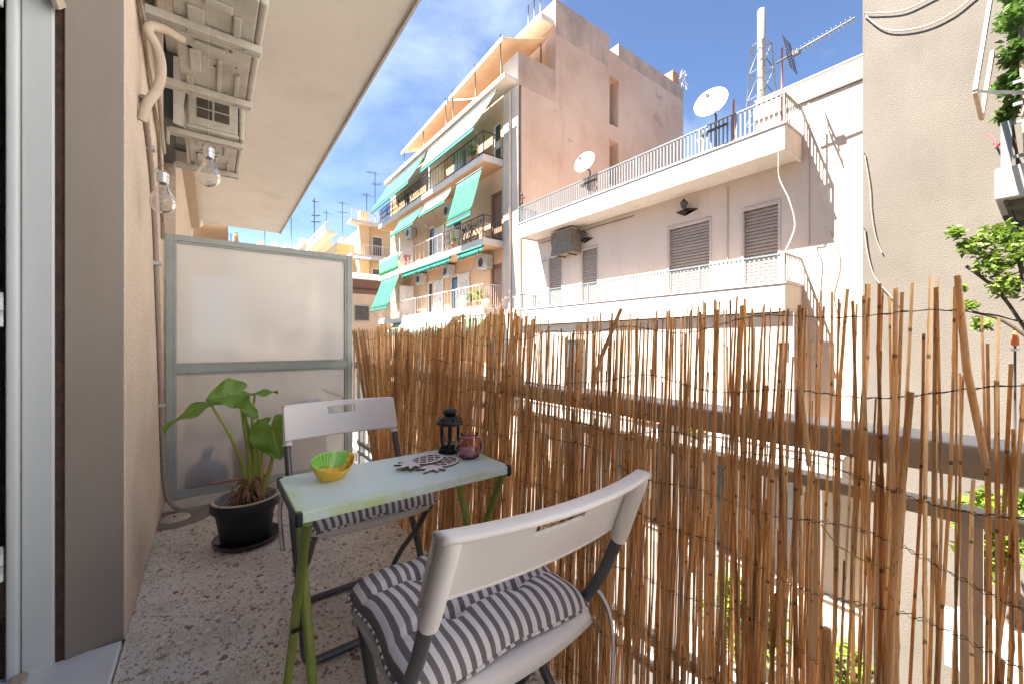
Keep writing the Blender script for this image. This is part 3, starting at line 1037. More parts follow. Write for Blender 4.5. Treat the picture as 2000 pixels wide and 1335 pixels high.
def air_conditioner(y0, y1, z0, arms, label):
    t = thing('air_conditioner', label, 'air conditioner', (.02, (y0 + y1) / 2, z0), 'air conditioners on brackets under the ceiling')
    b = MB().box(-.125, .165, y0, y1, z0 + .03, SOF - .03)
    b.build('casing', 'ac', t, bevel=.012, seg=3)
    p = MB().box(-.13, .17, y0 - .006, y1 + .006, z0 + .004, z0 + .028)
    pan = p.build('base_pan', 'ac', t, bevel=.006)
    rb = MB()                                             # pressed ribs and bosses of the pan, seen from below
    L = y1 - y0
    for k, (fx, fy, lx, ly) in enumerate(((.10, .3, .03, .30), (.04, .72, .02, .34), (-.05, .25, .06, .12), (.12, .78, .022, .28), (-.06, .62, .045, .2),
                                          (.0, .45, .12, .03), (.03, .12, .1, .05), (-.09, .86, .03, .12))):
        cx, cy_ = fx, y0 + fy * L
        rb.box(cx - lx / 2, cx + lx / 2, cy_ - ly * L / 2, cy_ + ly * L / 2, z0 - .007, z0 + .0035)
    rb.build('pressed_rib', 'ac', pan, bevel=.010, seg=4)
    hl = MB()
    for fx, fy, r in ((-.03, .35, .014), (.08, .42, .006), (.02, .6, .008), (.11, .55, .006), (-.08, .5, .012), (.05, .9, .012)):
        hl.lathe([(.0005, -.0095), (r, -.0095)], (fx, y0 + fy * L, z0), 12)
    hl.build('drain_hole', 'black', pan)
    # end grille towards the camera
    g = MB()
    for i in range(2):
        for j in range(5):
            g.box(-.072 + i * .098, -.072 + i * .098 + .086, y0 - .0045, y0 - .001, z0 + .09 + j * .072, z0 + .09 + j * .072 + .062)
    g.build('end_grille', 'ac_dark', t)
    MB().box(.171, .205, y0 - .004, y1 + .004, z0 + .002, SOF - .04).build('front_lip', 'ac', t, bevel=.014, seg=4)
    e = MB()
    for j in range(9): e.box(.2055, .2095, y0 + .05, y1 - .05, z0 + .08 + j * .05, z0 + .088 + j * .05)
    e.build('front_louvre', 'ac', t)
    for ya in arms:
        a = MB()
        a.box(-.236, .20, ya - .022, ya + .022, z0 - .034, z0 - .0085)
        a.box(-.2215, .205, ya - .026, ya - .0225, z0 - .040, z0 - .002)
        a.box(-.2215, .205, ya + .0225, ya + .026, z0 - .040, z0 - .002)
        a.box(-.236, -.222, ya - .035, ya + .035, z0 - .11, z0 - .0345)
        ar = a.build('bracket_arm', 'bracket', t, bevel=.002)
        s = MB()
        for x in (-.08, .13): s.tube([(x, ya, z0 - .042), (x, ya, z0 - .0345)], .008, 6)
        s.build('bolt', 'grey_metal', ar)
    return t
air_conditioner(2.02, 2.99, 2.47, (2.33, 2.90), 'nearer old white air conditioner seen from below, cut by the top of the photo')
air_conditioner(3.55, 4.36, 2.50, (3.62, 4.28), 'farther old white air conditioner with its dark end grille above the frosted screen')
tag(MB().add([(-.2, 3.58, 2.52), (-.13, 3.57, 2.5), (-.145, 3.575, 2.66), (-.12, 3.58, 2.8), (-.15, 3.58, 2.98), (-.2, 3.59, 2.98)], [(0, 1, 2, 3, 4, 5)]).build('torn_plastic', 'white_pvc', solid=.003),
    'torn white plastic sheet behind the farther air conditioner', 'sheet')
tag(MB().box(-.39, -.15, 3.6, 4.5, 2.55, 3.0).build('recess_shade_block', 'glass_dark'), 'dark block painting the recess shade behind the farther air conditioner', 'window')  # shade of the recess painted as a near-black block

def bulb_lamp(x, y, ztop, label, wire_z):
    t = thing('bulb_lantern', label, 'lamp', (x, y, ztop), 'hanging bulb lanterns')
    cap = MB().lathe([(.0005, 0), (.018, 0), (.021, -.004), (.021, -.016), (.019, -.018), (.021, -.02), (.021, -.03), (.019, -.032), (.02, -.034), (.02, -.044), (.017, -.047)], (x, y, ztop), 24)
    cap.build('metal_cap', 'tin', t)
    pr = [(.0165, -.044), (.0175, -.058), (.024, -.075), (.034, -.092), (.0415, -.11), (.0435, -.126), (.041, -.142), (.033, -.157), (.02, -.167), (.0005, -.171)]
    MB().lathe(pr, (x, y, ztop), 28).build('glass_bulb', 'bulb', t)
    lo = MB().tube([(x - .019, y, ztop - .006), (x - .024, y, ztop + .006), (x, y, ztop + .028), (x + .024, y, ztop + .006), (x + .019, y, ztop - .006)], .0012, 6)
    lo.build('wire_loop', 'rust', t)
    MB().tube([(x, y, ztop + .028), (x, y, wire_z)], .0007, 5).build('hanging_thread', 'wire_white', t)
    # tangle of fine light wire inside the bulb
    rg = random.Random(int(x * 1000))
    s = MB()
    for k in range(3):
        s.tube([(x + .026 * rg.uniform(-1, 1) * (1 - abs(i - 6) / 9), y + .026 * rg.uniform(-1, 1) * (1 - abs(i - 6) / 9), ztop - .05 - i * .0095) for i in range(12)], .0007, 4)
    s.build('light_wire', 'wire_white', t)
bulb_lamp(-.156, 2.2, 1.73, 'clear bulb lantern with wire loop, lower left one against the stucco wall', SOF - .002)
bulb_lamp(-.004, 2.2, 1.875, 'clear bulb lantern hanging higher, in front of the ceiling and air conditioner', SOF - .002)

# ------------------------------------------------------------------ frosted privacy screen and what stands behind it
sc = thing('privacy_screen', 'frosted glass privacy screen in a grey metal frame across the balcony end', 'screen', (.35, 3.42, .011))
def bar(x0, x1, z0, z1, y0=3.395, y1=3.44): return MB().box(x0, x1, y0, y1, z0, z1).build('frame_bar', 'screen_frame', sc, bevel=.003)
bar(-.228, -.188, .012, 1.725)
bar(.884, .925, .012, 1.725)
bar(-.1875, .8835, 1.685, 1.725)
bar(-.1875, .8835, .828, .880)
bar(-.1875, .8835, .012, .045)
b = MB()
for z0, z1 in ((.0455, .8275), (.8805, 1.6845)):
    b.box(-.1875, -.174, 3.40, 3.43, z0, z1)
    b.box(.868, .8835, 3.40, 3.43, z0, z1)
    b.box(-.1738, .8678, 3.40, 3.43, z1 - .013, z1)
    b.box(-.1738, .8678, 3.40, 3.43, z0, z0 + .011)
b.build('glazing_bead', 'screen_frame', sc, bevel=.002)
MB().box(-.173, .867, 3.412, 3.418, .0568, .8143).build('glass_pane', 'frosted_clear', sc)
MB().box(-.173, .867, 3.412, 3.418, .8918, 1.6713).build('glass_pane', 'frosted', sc)
b = MB()
b.box(.925, .965, 3.40, 3.425, .06, .12)
b.tube([(.93, 3.43, 1.62), (.93, 3.43, .06)], .006, 6)
b.tube([(-.234, 3.415, 1.42), (-.2285, 3.415, 1.42)], .008, 6)
b.build('fixing_bracket', 'tube_light', sc)
gc = thing('gas_cylinder', 'small blue gas cylinder blurred behind the frosted screen', 'gas cylinder', (-.02, 3.553, -.01))
MB().lathe([(.001, 0), (.105, 0), (.12, .02), (.122, .04), (.122, .11), (.115, .145), (.09, .18), (.045, .203), (.024, .208), (.001, .208)], (-.02, 3.553, -.009), 32).build('tank', 'blue_gas', gc)
h = MB().tube([(-.02, 3.553, .195), (-.018, 3.553, .26)], .024, 14)
h.bar((-.02, 3.50, .262), (.005, 3.553, .285), .05, .03)
h.build('valve_collar', 'blue_gas', gc)
bk = thing('bucket', 'pink bucket with a blue cloth blurred behind the frosted screen', 'bucket', (.25, 3.58, -.01))
MB().lathe([(.001, 0), (.10, 0), (.105, .02), (.13, .26), (.14, .265), (.14, .275), (.126, .27), (.1, .03), (.001, .025)], (.25, 3.58, -.01), 30).build('tub', 'pink_bucket', bk)
tag(MB().ball((.25, 3.58, .29), .10, 16, 8, .55).build('cloth_bundle', 'blue_cloth'), 'blue cloth bundle in the pink bucket behind the screen', 'cloth')
tag(MB().grid(lambda u, v: (-.21 + 1.52 * u, 5.25 + .025 * sin(26 * u), .0 + .80 * v), 40, 2).build('added_glow_sheet', 'curtain', solid=.004), 'pale sheet added behind the lower frosted pane to even out its glow', 'sheet')  # added sheet: hides bright shapes and evens the pane's glow
tag(MB().box(.80, 1.0, 3.75, 4.8, -.008, .35).build('low_parapet', 'kerb', bevel=.01), 'low pale parapet on the neighbouring balcony beyond the screen', 'wall')
cm = MB()
cm.grid(lambda u, v: (.80 + .22 * u, 3.9 + 1.3 * v, .362 + .012 * sin(9 * u + 5 * v) + .008 * sin(23 * v)), 10, 20)
tag(cm.build('floor_cloth', 'blue_cloth', solid=.004), 'blue cloth lying over the low parapet beyond the screen', 'cloth')
nb = MB()
for i in range(12): nb.tube([(1.03, 3.6 + i * .11, .36), (1.03, 3.6 + i * .11, 1.0)], .009, 6)
nb.bar((1.03, 3.5, 1.02), (1.03, 5.0, 1.02), .04, .04)
nb.bar((1.03, 3.5, .5), (1.03, 5.0, .5), .03, .03)
tag(nb.build('neighbour_railing', 'grey_rail'), 'grey railing of the neighbouring balcony seen past the screen edge', 'railing')

# ------------------------------------------------------------------ balcony railing behind the reeds
rl = thing('balcony_railing', 'grey balcony railing half hidden behind the reed fence', 'railing', (.99, 1.5, 0))
Y0, Y1 = -1.2, 3.45
MB().box(.955, 1.065, Y0, Y1, .815, .868).build('handrail', 'grey_rail', rl, bevel=.006)
MB().box(.975, 1.02, Y0, Y1, .735, .758).build('lower_rail', 'grey_rail', rl, bevel=.003)
MB().box(.975, 1.005, Y0, Y1, .19, .222).build('lower_rail', 'grey_rail', rl, bevel=.003)
MB().box(.975, 1.0, Y0, Y1, .118, .135).build('lower_rail', 'grey_rail', rl, bevel=.003)
bal = MB().box(-.006, .006, -.0125, .0125, .137, .734).mesh('baluster', M['baluster'])
y = -1.1
while y < 3.4:
    inst('baluster', bal, rl, (.99, y, 0))
    y += .107
for y in (-.9, .62, 2.15, 3.38): MB().box(.972, 1.012, y - .02, y + .02, .0, .81).build('post', 'grey_rail', rl, bevel=.002)

# ------------------------------------------------------------------ reed fence
rf = thing('reed_fence', 'tall brown reed fence bound with rusty wire along the balcony edge', 'fence', (.87, 1.6, 0))
def fence_x(y, z): return .85 + .05 * z + .010 * sin(2.6 * y + .8) + .006 * sin(7.1 * y) + .01 * exp(-((y - 1.5) / .3) ** 2) * z
def fence_top(y):
    t = 1.116 + .022 * min(1, max(0, (y - .4) / 1.4)) + .012 * sin(5.3 * y + 1) + .008 * sin(17 * y)
    t -= .055 * exp(-((y - .93) / .10) ** 2) + .03 * exp(-((y - 2.2) / .3) ** 2)
    t += .018 * exp(-((y - 1.35) / .15) ** 2)
    if y < .085: t -= .09 + .05 * sin(90 * y)
    return t
def lean(y): return 0 if y < 2.0 else .80 * ((y - 2.0) / 1.3) ** 1.4
rg = random.Random(11)
variants = []
for k in range(18):
    mb = MB()
    H = 1.0
    b1, b2, ph = rg.uniform(-1, 1), rg.uniform(-1, 1), rg.uniform(0, 6)
    zs, rs, ps = [], [], []
    step = rg.uniform(.16, .24)
    zz = sorted({0, .5 * step, *[round(ph * .02 + step * q, 4) for q in range(1, 6)], *[round(ph * .02 + step * q + .012, 4) for q in range(1, 6)],
                 *[round(ph * .02 + step * q - .012, 4) for q in range(1, 6)], 1.0})
    zz = [z for z in zz if 0 <= z <= 1]
    nodes = [ph * .02 + step * q for q in range(1, 6)]
    for z in zz:
        nr = 1.28 if any(abs(z - q) < .004 for q in nodes) else 1.0
        ps.append((.010 * b1 * sin(3 * z + ph) + .003 * sin(9 * z + ph), .012 * b2 * sin(2.4 * z + ph * 2) + .0025 * sin(13 * z), z))
        rs.append(nr * (1 - .15 * z))
    # radius given in millimetres so that the object's own scale sets the thickness
    if k % 3 == 0:
        mb.tube([(p[0], p[1], p[2]) for p in ps], [r * .0036 for r in rs], 6)
    else:                                   # split lengthwise: a thin half shell, open at the back
        n_ = 6
        vs = [(p[0] + r * .0042 * cos(a), p[1] + r * .0042 * sin(a), p[2]) for p, r in zip(ps, rs) for a in [radians(-98 + 196 * j / (n_ - 1)) for j in range(n_)]]
        mb.add(vs, [(i * n_ + j, i * n_ + j + 1, (i + 1) * n_ + j + 1, (i + 1) * n_ + j) for i in range(len(ps) - 1) for j in range(n_ - 1)], True)
    variants.append(mb.mesh('reed', M['reed']))
reeds = []
y = -.10
while y < 3.30:
    reeds.append(y)
    y += rg.uniform(.0080, .0150) if y < .24 else rg.uniform(.0055, .0120) if y < .9 else rg.uniform(.0075, .0140)
nreed = 0
sl = MB()
for y in reeds:
    top = fence_top(y) + rg.uniform(-.026, .008)
    if rg.random() < .16: top -= rg.uniform(.03, .22)
    z0 = .004
    ytop = y
    ybot = y - lean(y) + rg.uniform(-.012, .012)
    if rg.random() < .10: ybot += rg.uniform(-.05, .05)
    ra = max(.5, min(1.6, rg.lognormvariate(-.20, .30)))
    if .24 < y < 1.1: ra *= .86
    if y < .25 and rg.random() < .25: ra *= 1.4
    h = top - z0
    dx = fence_x(ytop, top) - fence_x(ybot, 0) + rg.uniform(-.006, .006)
    ly = (ytop - ybot)
    L = sqrt(h * h + ly * ly + dx * dx)
    off = rg.uniform(-.005, .005)
    if nreed < 298:
        o = inst('reed', variants[rg.randrange(len(variants))], rf, (fence_x(ybot, 0) + off, ybot, z0))
        q = Vector((dx, ly, h)).to_track_quat('Z', 'X')
        o.rotation_mode = 'QUATERNION'
        o.rotation_quaternion = q @ Euler((0, 0, rg.choice((0, pi)) + pi / 2 + rg.uniform(-.7, .7))).to_quaternion()
        o.scale = (ra, ra, L)
        nreed += 1
    else:
        sl.tube([(fence_x(ybot, 0) + off + dx * t, ybot + ly * t, z0 + h * t) for t in (0, .3, .6, 1)], .004 * ra, 5)
# a second, thinner layer of whole reeds
for k in range(440):
    y = rg.uniform(.0, .4) if k % 24 == 0 else rg.uniform(.34, 2.5)
    top = fence_top(y) + rg.uniform(-.12, .004) if rg.random() < .6 else rg.uniform(.55, 1.05)
    ra = rg.uniform(.0013, .0028)
    dy, ox = rg.uniform(-.022, .022), rg.uniform(.004, .011)
    P_ = [(fence_x(y, top * t) + ox + .003 * sin(7 * t + k), y + dy * t + .004 * sin(5 * t + k * 1.7), .004 + top * t) for t in (0, .22, .45, .7, 1)]
    sl.tube(P_, [ra, ra, ra * .95, ra * .9, ra * .85], 5)
y = -.55                                    # the fence goes on past the right edge of the photograph
while y < -.11:
    top = 1.08 + rg.uniform(-.06, .03)
    sl.tube([(fence_x(y, 0), y, .004), (fence_x(y, .5) + .004, y + rg.uniform(-.01, .01), .5), (fence_x(y, top), y + rg.uniform(-.02, .02), top)], rg.uniform(.0025, .0048), 5)
    y += rg.uniform(.008, .02)
for k in range(170):                         # low, thin, closely packed
    y, top = rg.uniform(.25, 1.7), rg.uniform(.5, .86)
    ra, dy, ox = rg.uniform(.0012, .0026), rg.uniform(-.02, .02), rg.uniform(-.010, .011)
    sl.tube([(fence_x(y, top * t) + ox, y + dy * t + .004 * sin(5 * t + k * 1.7), .004 + top * t) for t in (0, .3, .65, 1)], ra, 5)
# thin broken and doubled slivers between the whole reeds
for k in range(250):
    y = rg.uniform(-.08, 3.28)
    top = min(fence_top(y) - .01, rg.choice((rg.uniform(.3, 1.1), fence_top(y) - .02)))
    yb = y - lean(y) * 1.0 + rg.uniform(-.03, .03)
    z0 = max(0.004, top - rg.uniform(.35, 1.0))
    f0, f1 = z0 / 1.13, top / 1.13
    p0 = Vector((fence_x(y, z0) + rg.uniform(-.010, .008), yb + (y - yb) * f0, z0))
    p1 = Vector((fence_x(y, top) + rg.uniform(-.010, .008), yb + (y - yb) * f1 + rg.uniform(-.012, .012), top))
    mid = (p0 + p1) / 2 + Vector((rg.uniform(-.006, .006), rg.uniform(-.008, .008), 0))
    sl.tube([p0, p0.lerp(mid, .6) + Vector((0, rg.uniform(-.002, .002), 0)), mid, p1], rg.uniform(.0012, .003), 5)
# a few strays that lean across the others
for ya, za, yb, zb, r in ((.80, .86, .70, 1.12, .006), (.27, .80, .29, 1.10, .0045), (.055, .85, .085, 1.13, .0042), (.21, .0, .24, .52, .008), (.16, .30, .135, .95, .005)):
    sl.tube([(fence_x(ya, za) - .012, ya, za), (fence_x(ya, za) - .014, (ya + yb) / 2 + .004, (za + zb) / 2), (fence_x(yb, zb) - .010, yb, zb)], [r, r * 1.1, r * .9], 6)
sl.build('reed_slivers', 'reed_loose', rf, kind='stuff')
for k in range(9):
    z = 1.055 - k * .121
    for s in (0,):
        pts, pts2 = [], []
        i = 0
        y = -.55
        while y < 3.25:
            zz = z + .020 * sin(3.1 * y + k * 1.7) + .016 * sin(8.3 * y + k * 2.1) + .009 * sin(21 * y + k * 1.3) + (.05 * (y - .12) if y < .12 else 0) - .02 * exp(-((y - .92) / .12) ** 2) * (1 if k < 3 else 0)
            yy = y - lean(y) * (1 - zz / 1.13)
            xx = fence_x(y, zz)
            side = .0075 if i % 2 else -.0075
            pts.append((xx + side, yy, zz + .0012 * sin(i * 2.1)))
            pts2.append((xx - side, yy + .003, zz + .0012 * cos(i * 2.1)))
            i += 1
            y += .011 if y < 1 else .02
        MB().tube(pts, .0007, 4, False).tube(pts2, .0007, 4, False).build('binding_wire', 'wire', rf)
tw = MB()
tw.tube([(fence_x(.22, .67) - .012, .25, .70), (fence_x(.22, .66) - .014, .225, .672), (fence_x(.2, .65) - .013, .195, .662), (fence_x(.17, .655) - .012, .165, .66), (fence_x(.15, .66), .15, .662)], .0013, 5)
tw.build('twine_tie', 'twine', rf)

# ------------------------------------------------------------------ folding chairs
def smooth_path(pts, n=6):
    out = []
    for i in range(len(pts) - 1):
        p0, p1, p2, p3 = (Vector(pts[max(i - 1, 0)]), Vector(pts[i]), Vector(pts[i + 1]), Vector(pts[min(i + 2, len(pts) - 1)]))
        for k in range(n):
            t = k / n
            out.append(.5 * ((2 * p1) + (p2 - p0) * t + (2 * p0 - 5 * p1 + 4 * p2 - p3) * t * t + (3 * p1 - p0 - 3 * p2 + p3) * t ** 3))
    out.append(Vector(pts[-1]))
    return out

def make_chair():
    t = thing('folding_chair', 'white plastic folding chair in front, its bowed back towards the camera', 'chair', (0, 0, 0), 'white folding chairs at the small table')
    W = .224
    bow = lambda x: -.034 * (1 - (x / W) ** 2)
    # backrest: bowed panel with a grip slot, thick rolled top edge, sleeves over the uprights
    z_top, z_bot = .770, .650
    def panel(side):
        def fn(u, v):
            x = -W + 2 * W * u
            z = z_bot + (z_top - z_bot) * v
            return (x, bow(x) * (1 - .3 * (1 - v)) + .006 + .048 * (z_top - z) / (z_top - z_bot) + side, z)
        return fn
    sk = lambda u, v: .385 < u < .615 and .66 < v < .86
    mb = MB()
    mb.grid(panel(0), 40, 17, True, None, sk)
    bp = mb.build('backrest', 'plastic_white', t, solid=.006, bevel=.0015)
    r = MB()
    path = [(-W + 2 * W * i / 36, bow(-W + 2 * W * i / 36) - .006, z_top) for i in range(37)]
    # rolled top edge, an oval strip
    n = 16
    vs, fs = [], []
    for i, p in enumerate(path):
        for j in range(n):
            a = 2 * pi * j / n
            vs.append((p[0], p[1] - .004 + .0175 * math.copysign(abs(cos(a)) ** .6, cos(a)), p[2] + .0065 * math.copysign(abs(sin(a)) ** .7, sin(a))))
    for i in range(36):
        for j in range(n): fs.append((i * n + j, i * n + (j + 1) % n, (i + 1) * n + (j + 1) % n, (i + 1) * n + j))
    fs += [tuple(range(n))[::-1], tuple(36 * n + j for j in range(n))]
    r.add(vs, fs, True)
    path = [(-W + 2 * W * i / 30, bow(-W + 2 * W * i / 30) * .7 + .054, z_bot) for i in range(31)]
    r.tube(path, .005, 8)
    r.build('back_rim', 'plastic_white', bp)
    for s in (-1, 1):
        e = MB().tube(smooth_path([(s * .207, -.013, .768), (s * .2075, -.010, .755), (s * .2095, .012, .70), (s * .212, .034, .645), (s * .213, .043, .624)], 5), [.0135] + [.0165] * 20, 14)
        e.build('back_sleeve', 'plastic_white', bp)
    # frame A: uprights running down and forward to the front floor bar
    def U(sgn_pts, xw):
        left = [(-xw, *p) for p in sgn_pts]
        right = [(xw, *p) for p in reversed(sgn_pts)]
        return left, right
    down = [(.041, .632), (.085, .535), (.145, .44), (.215, .335), (.28, .255), (.335, .165), (.385, .08)]
    l = smooth_path([(-.2145, *p) for p in down], 5) + smooth_path([(-.2145, .402, .045), (-.207, .412, .022), (-.185, .416, .0135)], 4)
    rr = [Vector((-p.x, p.y, p.z)) for p in reversed(l)]
    MB().tube(l + rr, .0125, 10).build('front_frame', 'tube_grey', t)
    down = [(.455, .428), (.41, .385), (.345, .31), (.275, .245), (.19, .165), (.105, .075)]
    l = smooth_path([(-.194, *p) for p in down], 5) + smooth_path([(-.194, .085, .045), (-.187, .072, .022), (-.165, .066, .0125)], 4)
    rr = [Vector((-p.x, p.y, p.z)) for p in reversed(l)]
    MB().tube(l + rr, .0115, 10).build('rear_frame', 'tube_grey', t)
    for s in (-1, 1):
        MB().tube([(s * .185, .277, .255), (s * .232, .277, .255)], .008, 10).build('pivot', 'tube_light', t)
        MB().tube([(s * .19, .44, .425), (s * .205, .44, .425)], .014, 10).build('seat_hinge', 'tube_light', t)
    # seat: shallow plastic tray with a turned-down lip
    def seat(u, v):
        x = -.208 + .416 * u
        yy = .088 + .385 * v
        e = max(0, abs(u - .5) * 2 - .93) / .07
        f = max(0, abs(v - .5) * 2 - .93) / .07
        c = .02 * ((abs(u - .5) * 2) ** 2) * (1 if v < .5 else -1) * (abs(v - .5) * 2) ** 3
        return (x, yy + c, .447 - .028 * max(e, f) ** 2 - .006 * (1 - (2 * u - 1) ** 2))
    MB().grid(seat, 36, 34).build('seat', 'plastic_white', t, solid=.007)
    return t

def make_cushion():
    t = thing('seat_cushion', 'grey and white striped cushion on the nearer folding chair', 'cushion', (0, 0, 0), 'striped seat cushions')
    rg = random.Random(5)
    tufts = [(-.075, .225), (.075, .225), (-.075, .385), (.075, .385)]
    def top(x, y, u, v):
        ex = 1 - (abs(2 * u - 1)) ** 5
        ey = 1 - (abs(2 * v - 1)) ** 5
        h = .040 * max(ex, 0) ** .45 * max(ey, 0) ** .45
        for tx, ty in tufts:
            q = (x - tx) ** 2 + (y - ty) ** 2
            h -= .019 * exp(-q / (2 * .013 ** 2)) + .008 * exp(-q / (2 * .034 ** 2))
            a = atan2(y - ty, x - tx)
            h += .0018 * sin(5 * a + tx * 40) * exp(-q / (2 * .045 ** 2)) * min(1, q / .0003)
        for ty in (.225, .385):
            h -= .012 * exp(-((y - ty) / .010) ** 2) * (1 if abs(x) < .17 else .4)
        for tx in (-.075, .075):
            h -= .003 * exp(-((x - tx) / .009) ** 2)
        h += .0016 * sin(31 * x + 9 * y) * sin(23 * y + 7 * x) + .0012 * sin(70 * y + 20 * x)
        return max(h, 0)
    def fn(side):
        def f(u, v):
            x = -.212 + .424 * u
            y = .112 + .378 * v
            x += .006 * sin(9 * v + 2 * u) * (2 * u - 1)
            x *= 1 - .05 * (abs(2 * v - 1)) ** 6
            y += .008 * sin(7 * u + 1) * (2 * v - 1) - .014 * (abs(2 * u - 1)) ** 4 * (2 * v - 1)
            h = top(x, y, u, v)
            z = .462 + (h if side > 0 else -.35 * h)
            z -= .006 * (abs(2 * u - 1)) ** 8 + .010 * (abs(2 * v - 1)) ** 10
            return (x, y, z)
        return f
    mb = MB()
    uvf = lambda u, v: (u, v)
    mb.grid(fn(1), 84, 80, True, uvf)
    mb.grid(lambda u, v: fn(-1)(1 - u, v), 40, 40, True, lambda u, v: (1 - u, v))
    mb.build('cover', 'stripes', t)
    # piped seam all round
    f = fn(1)
    loop = [f(i / 40, 0) for i in range(41)] + [f(1, i / 40) for i in range(1, 41)] + [f(1 - i / 40, 1) for i in range(1, 41)] + [f(0, 1 - i / 40) for i in range(1, 41)]
    pp = MB().tube(loop, .0032, 6, False)
    for i in range(len(pp.f)): pp.uv[i] = [((i // 6) / 30.0, 0)] * len(pp.f[i])
    pp.build('piping', 'stripes', t)
    def ribbon(pts, w):
        rb = MB()
        o = len(rb.v)
        k = len(pts)
        for p in pts:
            rb.v.append((p[0] - w / 2, p[1], p[2]))
            rb.v.append((p[0] + w / 2, p[1] + w * .3, p[2]))
        for i in range(k - 1):
            rb.uv[len(rb.f)] = [(.008, i / k), (.05, i / k), (.05, (i + 1) / k), (.008, (i + 1) / k)]
            rb.f.append((o + 2 * i, o + 2 * i + 1, o + 2 * i + 3, o + 2 * i + 2))
            rb.sm.append(True)
        rb.build('tie', 'stripes', t, solid=.0016)
    ribbon(smooth_path([(.205, .12, .463), (.228, .113, .475), (.24, .09, .44), (.244, .08, .38), (.239, .078, .30), (.234, .08, .24)], 6), .015)
    ribbon(smooth_path([(.205, .12, .463), (.23, .13, .482), (.243, .128, .47), (.25, .12, .478)], 5), .008)
    ribbon(smooth_path([(-.205, .12, .463), (-.235, .12, .478), (-.25, .10, .45), (-.236, .085, .43), (-.214, .09, .445)], 6), .012)
    ribbon(smooth_path([(-.205, .12, .463), (-.226, .10, .44), (-.235, .09, .40), (-.232, .088, .375)], 5), .013)
    return t

chair = make_chair()
cush = make_cushion()
far_chair = copy_tree(chair)
far_cush = copy_tree(cush)
for o in (chair, cush): o.location = (.465, .495, 0)
for o in (far_chair, far_cush):
    o.location = (.455, 1.825, 0)
    o.rotation_euler = (0, 0, pi)
far_chair['label'] = 'white plastic folding chair beyond the table, its back against the frosted screen side'
far_cush['label'] = 'striped cushion of the farther chair, only its front edge showing under the tabletop'

# ------------------------------------------------------------------ table
TX0, TX1, TY0, TY1, TZ = .150, .722, .972, 1.268, .66
tb = thing('folding_table', 'small folding table with a mint painted top and lime green crossed legs', 'table', ((TX0 + TX1) / 2, (TY0 + TY1) / 2, 0))
MB().box(TX0, TX1, TY0, TY1, TZ - .024, TZ).build('tabletop', 'table', tb, bevel=.0025)
for x, y in ((TX0, TY0), (TX1, TY0), (TX0, TY1), (TX1, TY1)):
    MB().box(x - .004 if x < .4 else x - .012, x + .012 if x < .4 else x + .004, y - .004 if y < 1.1 else y - .016, y + .016 if y < 1.1 else y + .004, TZ - .030, TZ + .0018).build('corner_cap', 'cap_black', tb, bevel=.005, seg=3)
MB().box(TX0 - .0025, TX0 - .0003, TY0 + .018, TY1 - .018, TZ - .026, TZ - .001).build('edge_band', 'cap_black', tb)
MB().box(TX1 + .0003, TX1 + .0025, TY0 + .018, TY1 - .018, TZ - .026, TZ - .001).build('edge_band', 'cap_black', tb)
for x, s in ((TX0 + .022, 1), (TX1 - .022, -1)):
    MB().tube([(x, TY0 + .012, TZ - .027), (x, TY1 + .035, .012)], .0112, 10).build('leg', 'table_leg', tb)
    MB().tube([(x + s * .021, TY1 - .012, TZ - .027), (x + s * .021, TY0 - .045, .012)], .0112, 10).build('leg', 'table_leg', tb)
    MB().tube([(x - .012, 1.118, .318), (x + s * .036, 1.118, .318)], .005, 8).build('pivot_bolt', 'rust', tb)

# bowl: half-pineapple dish
BC = Vector((.268, 1.165, TZ))
BA = radians(24)
def bp_(a, r, z, L=.060, Wd=.037):
    x, y = cos(a), sin(a)
    pt = 1 + .10 * abs(x) ** 6
    lx, ly = x * L * r * pt, y * Wd * r * (1 - .12 * abs(x) ** 3)
    return BC + Vector((lx * cos(BA) - ly * sin(BA), lx * sin(BA) + ly * cos(BA), z + z / .05 * (.008 * abs(x) ** 3 + .020 * y)))
bowl = thing('pineapple_bowl', 'yellow glazed ceramic bowl shaped like a pineapple with green ribbed leaves inside', 'bowl', BC)
N = 40
prof = [(.02, .0008), (.5, .0008), (.56, .003), (.72, .016), (.88, .029), (.98, .041), (1.0, .045)]
mb = MB()
vs = [bp_(2 * pi * j / N, r, z) for r, z in prof for j in range(N)]
fs = [(i * N + j, i * N + (j + 1) % N, (i + 1) * N + (j + 1) % N, (i + 1) * N + j) for i in range(len(prof) - 1) for j in range(N)]
mb.add(vs, fs, True).build('bowl_body', 'yellow', bowl)
prin = [(1.0, .045), (.97, .0455), (.93, .042), (.82, .031), (.62, .018), (.4, .009), (.02, .007)]
mb = MB()
vs = [bp_(2 * pi * j / N, r, z) for r, z in prin for j in range(N)]
mb.add(vs, fs, True).build('bowl_lining', 'yellow_in', bowl)
def gr(u, v):       # green leaf area on the far inner wall
    a = radians(18) + u * radians(205)
    k = v * (.62 + .06 * sin(u * 9))
    t_ = k * (len(prin) - 2.2)
    i_ = int(t_)
    r = prin[1 + i_][0] + (prin[2 + i_][0] - prin[1 + i_][0]) * (t_ - i_) - .006
    z = prin[1 + i_][1] + (prin[2 + i_][1] - prin[1 + i_][1]) * (t_ - i_) + .0016
    return bp_(a, r, z)
MB().grid(gr, 30, 10).build('green_leaf_area', 'green_glaze', bowl)
rb = MB()
for k in range(15):
    u = .02 + k * .068
    rb.tube([gr(min(1, max(0, u + .16 * (t / 8) * (.5 - u) * 2)), .02 + .92 * t / 8) + Vector((0, 0, .0012)) for t in range(9)], [.0011] * 8 + [.0006], 5)
rb.tube([bp_(radians(18) + i / 24 * radians(205), .985, .0462) for i in range(25)], .0016, 6)
rb.build('leaf_rib', 'green_rib', bowl)

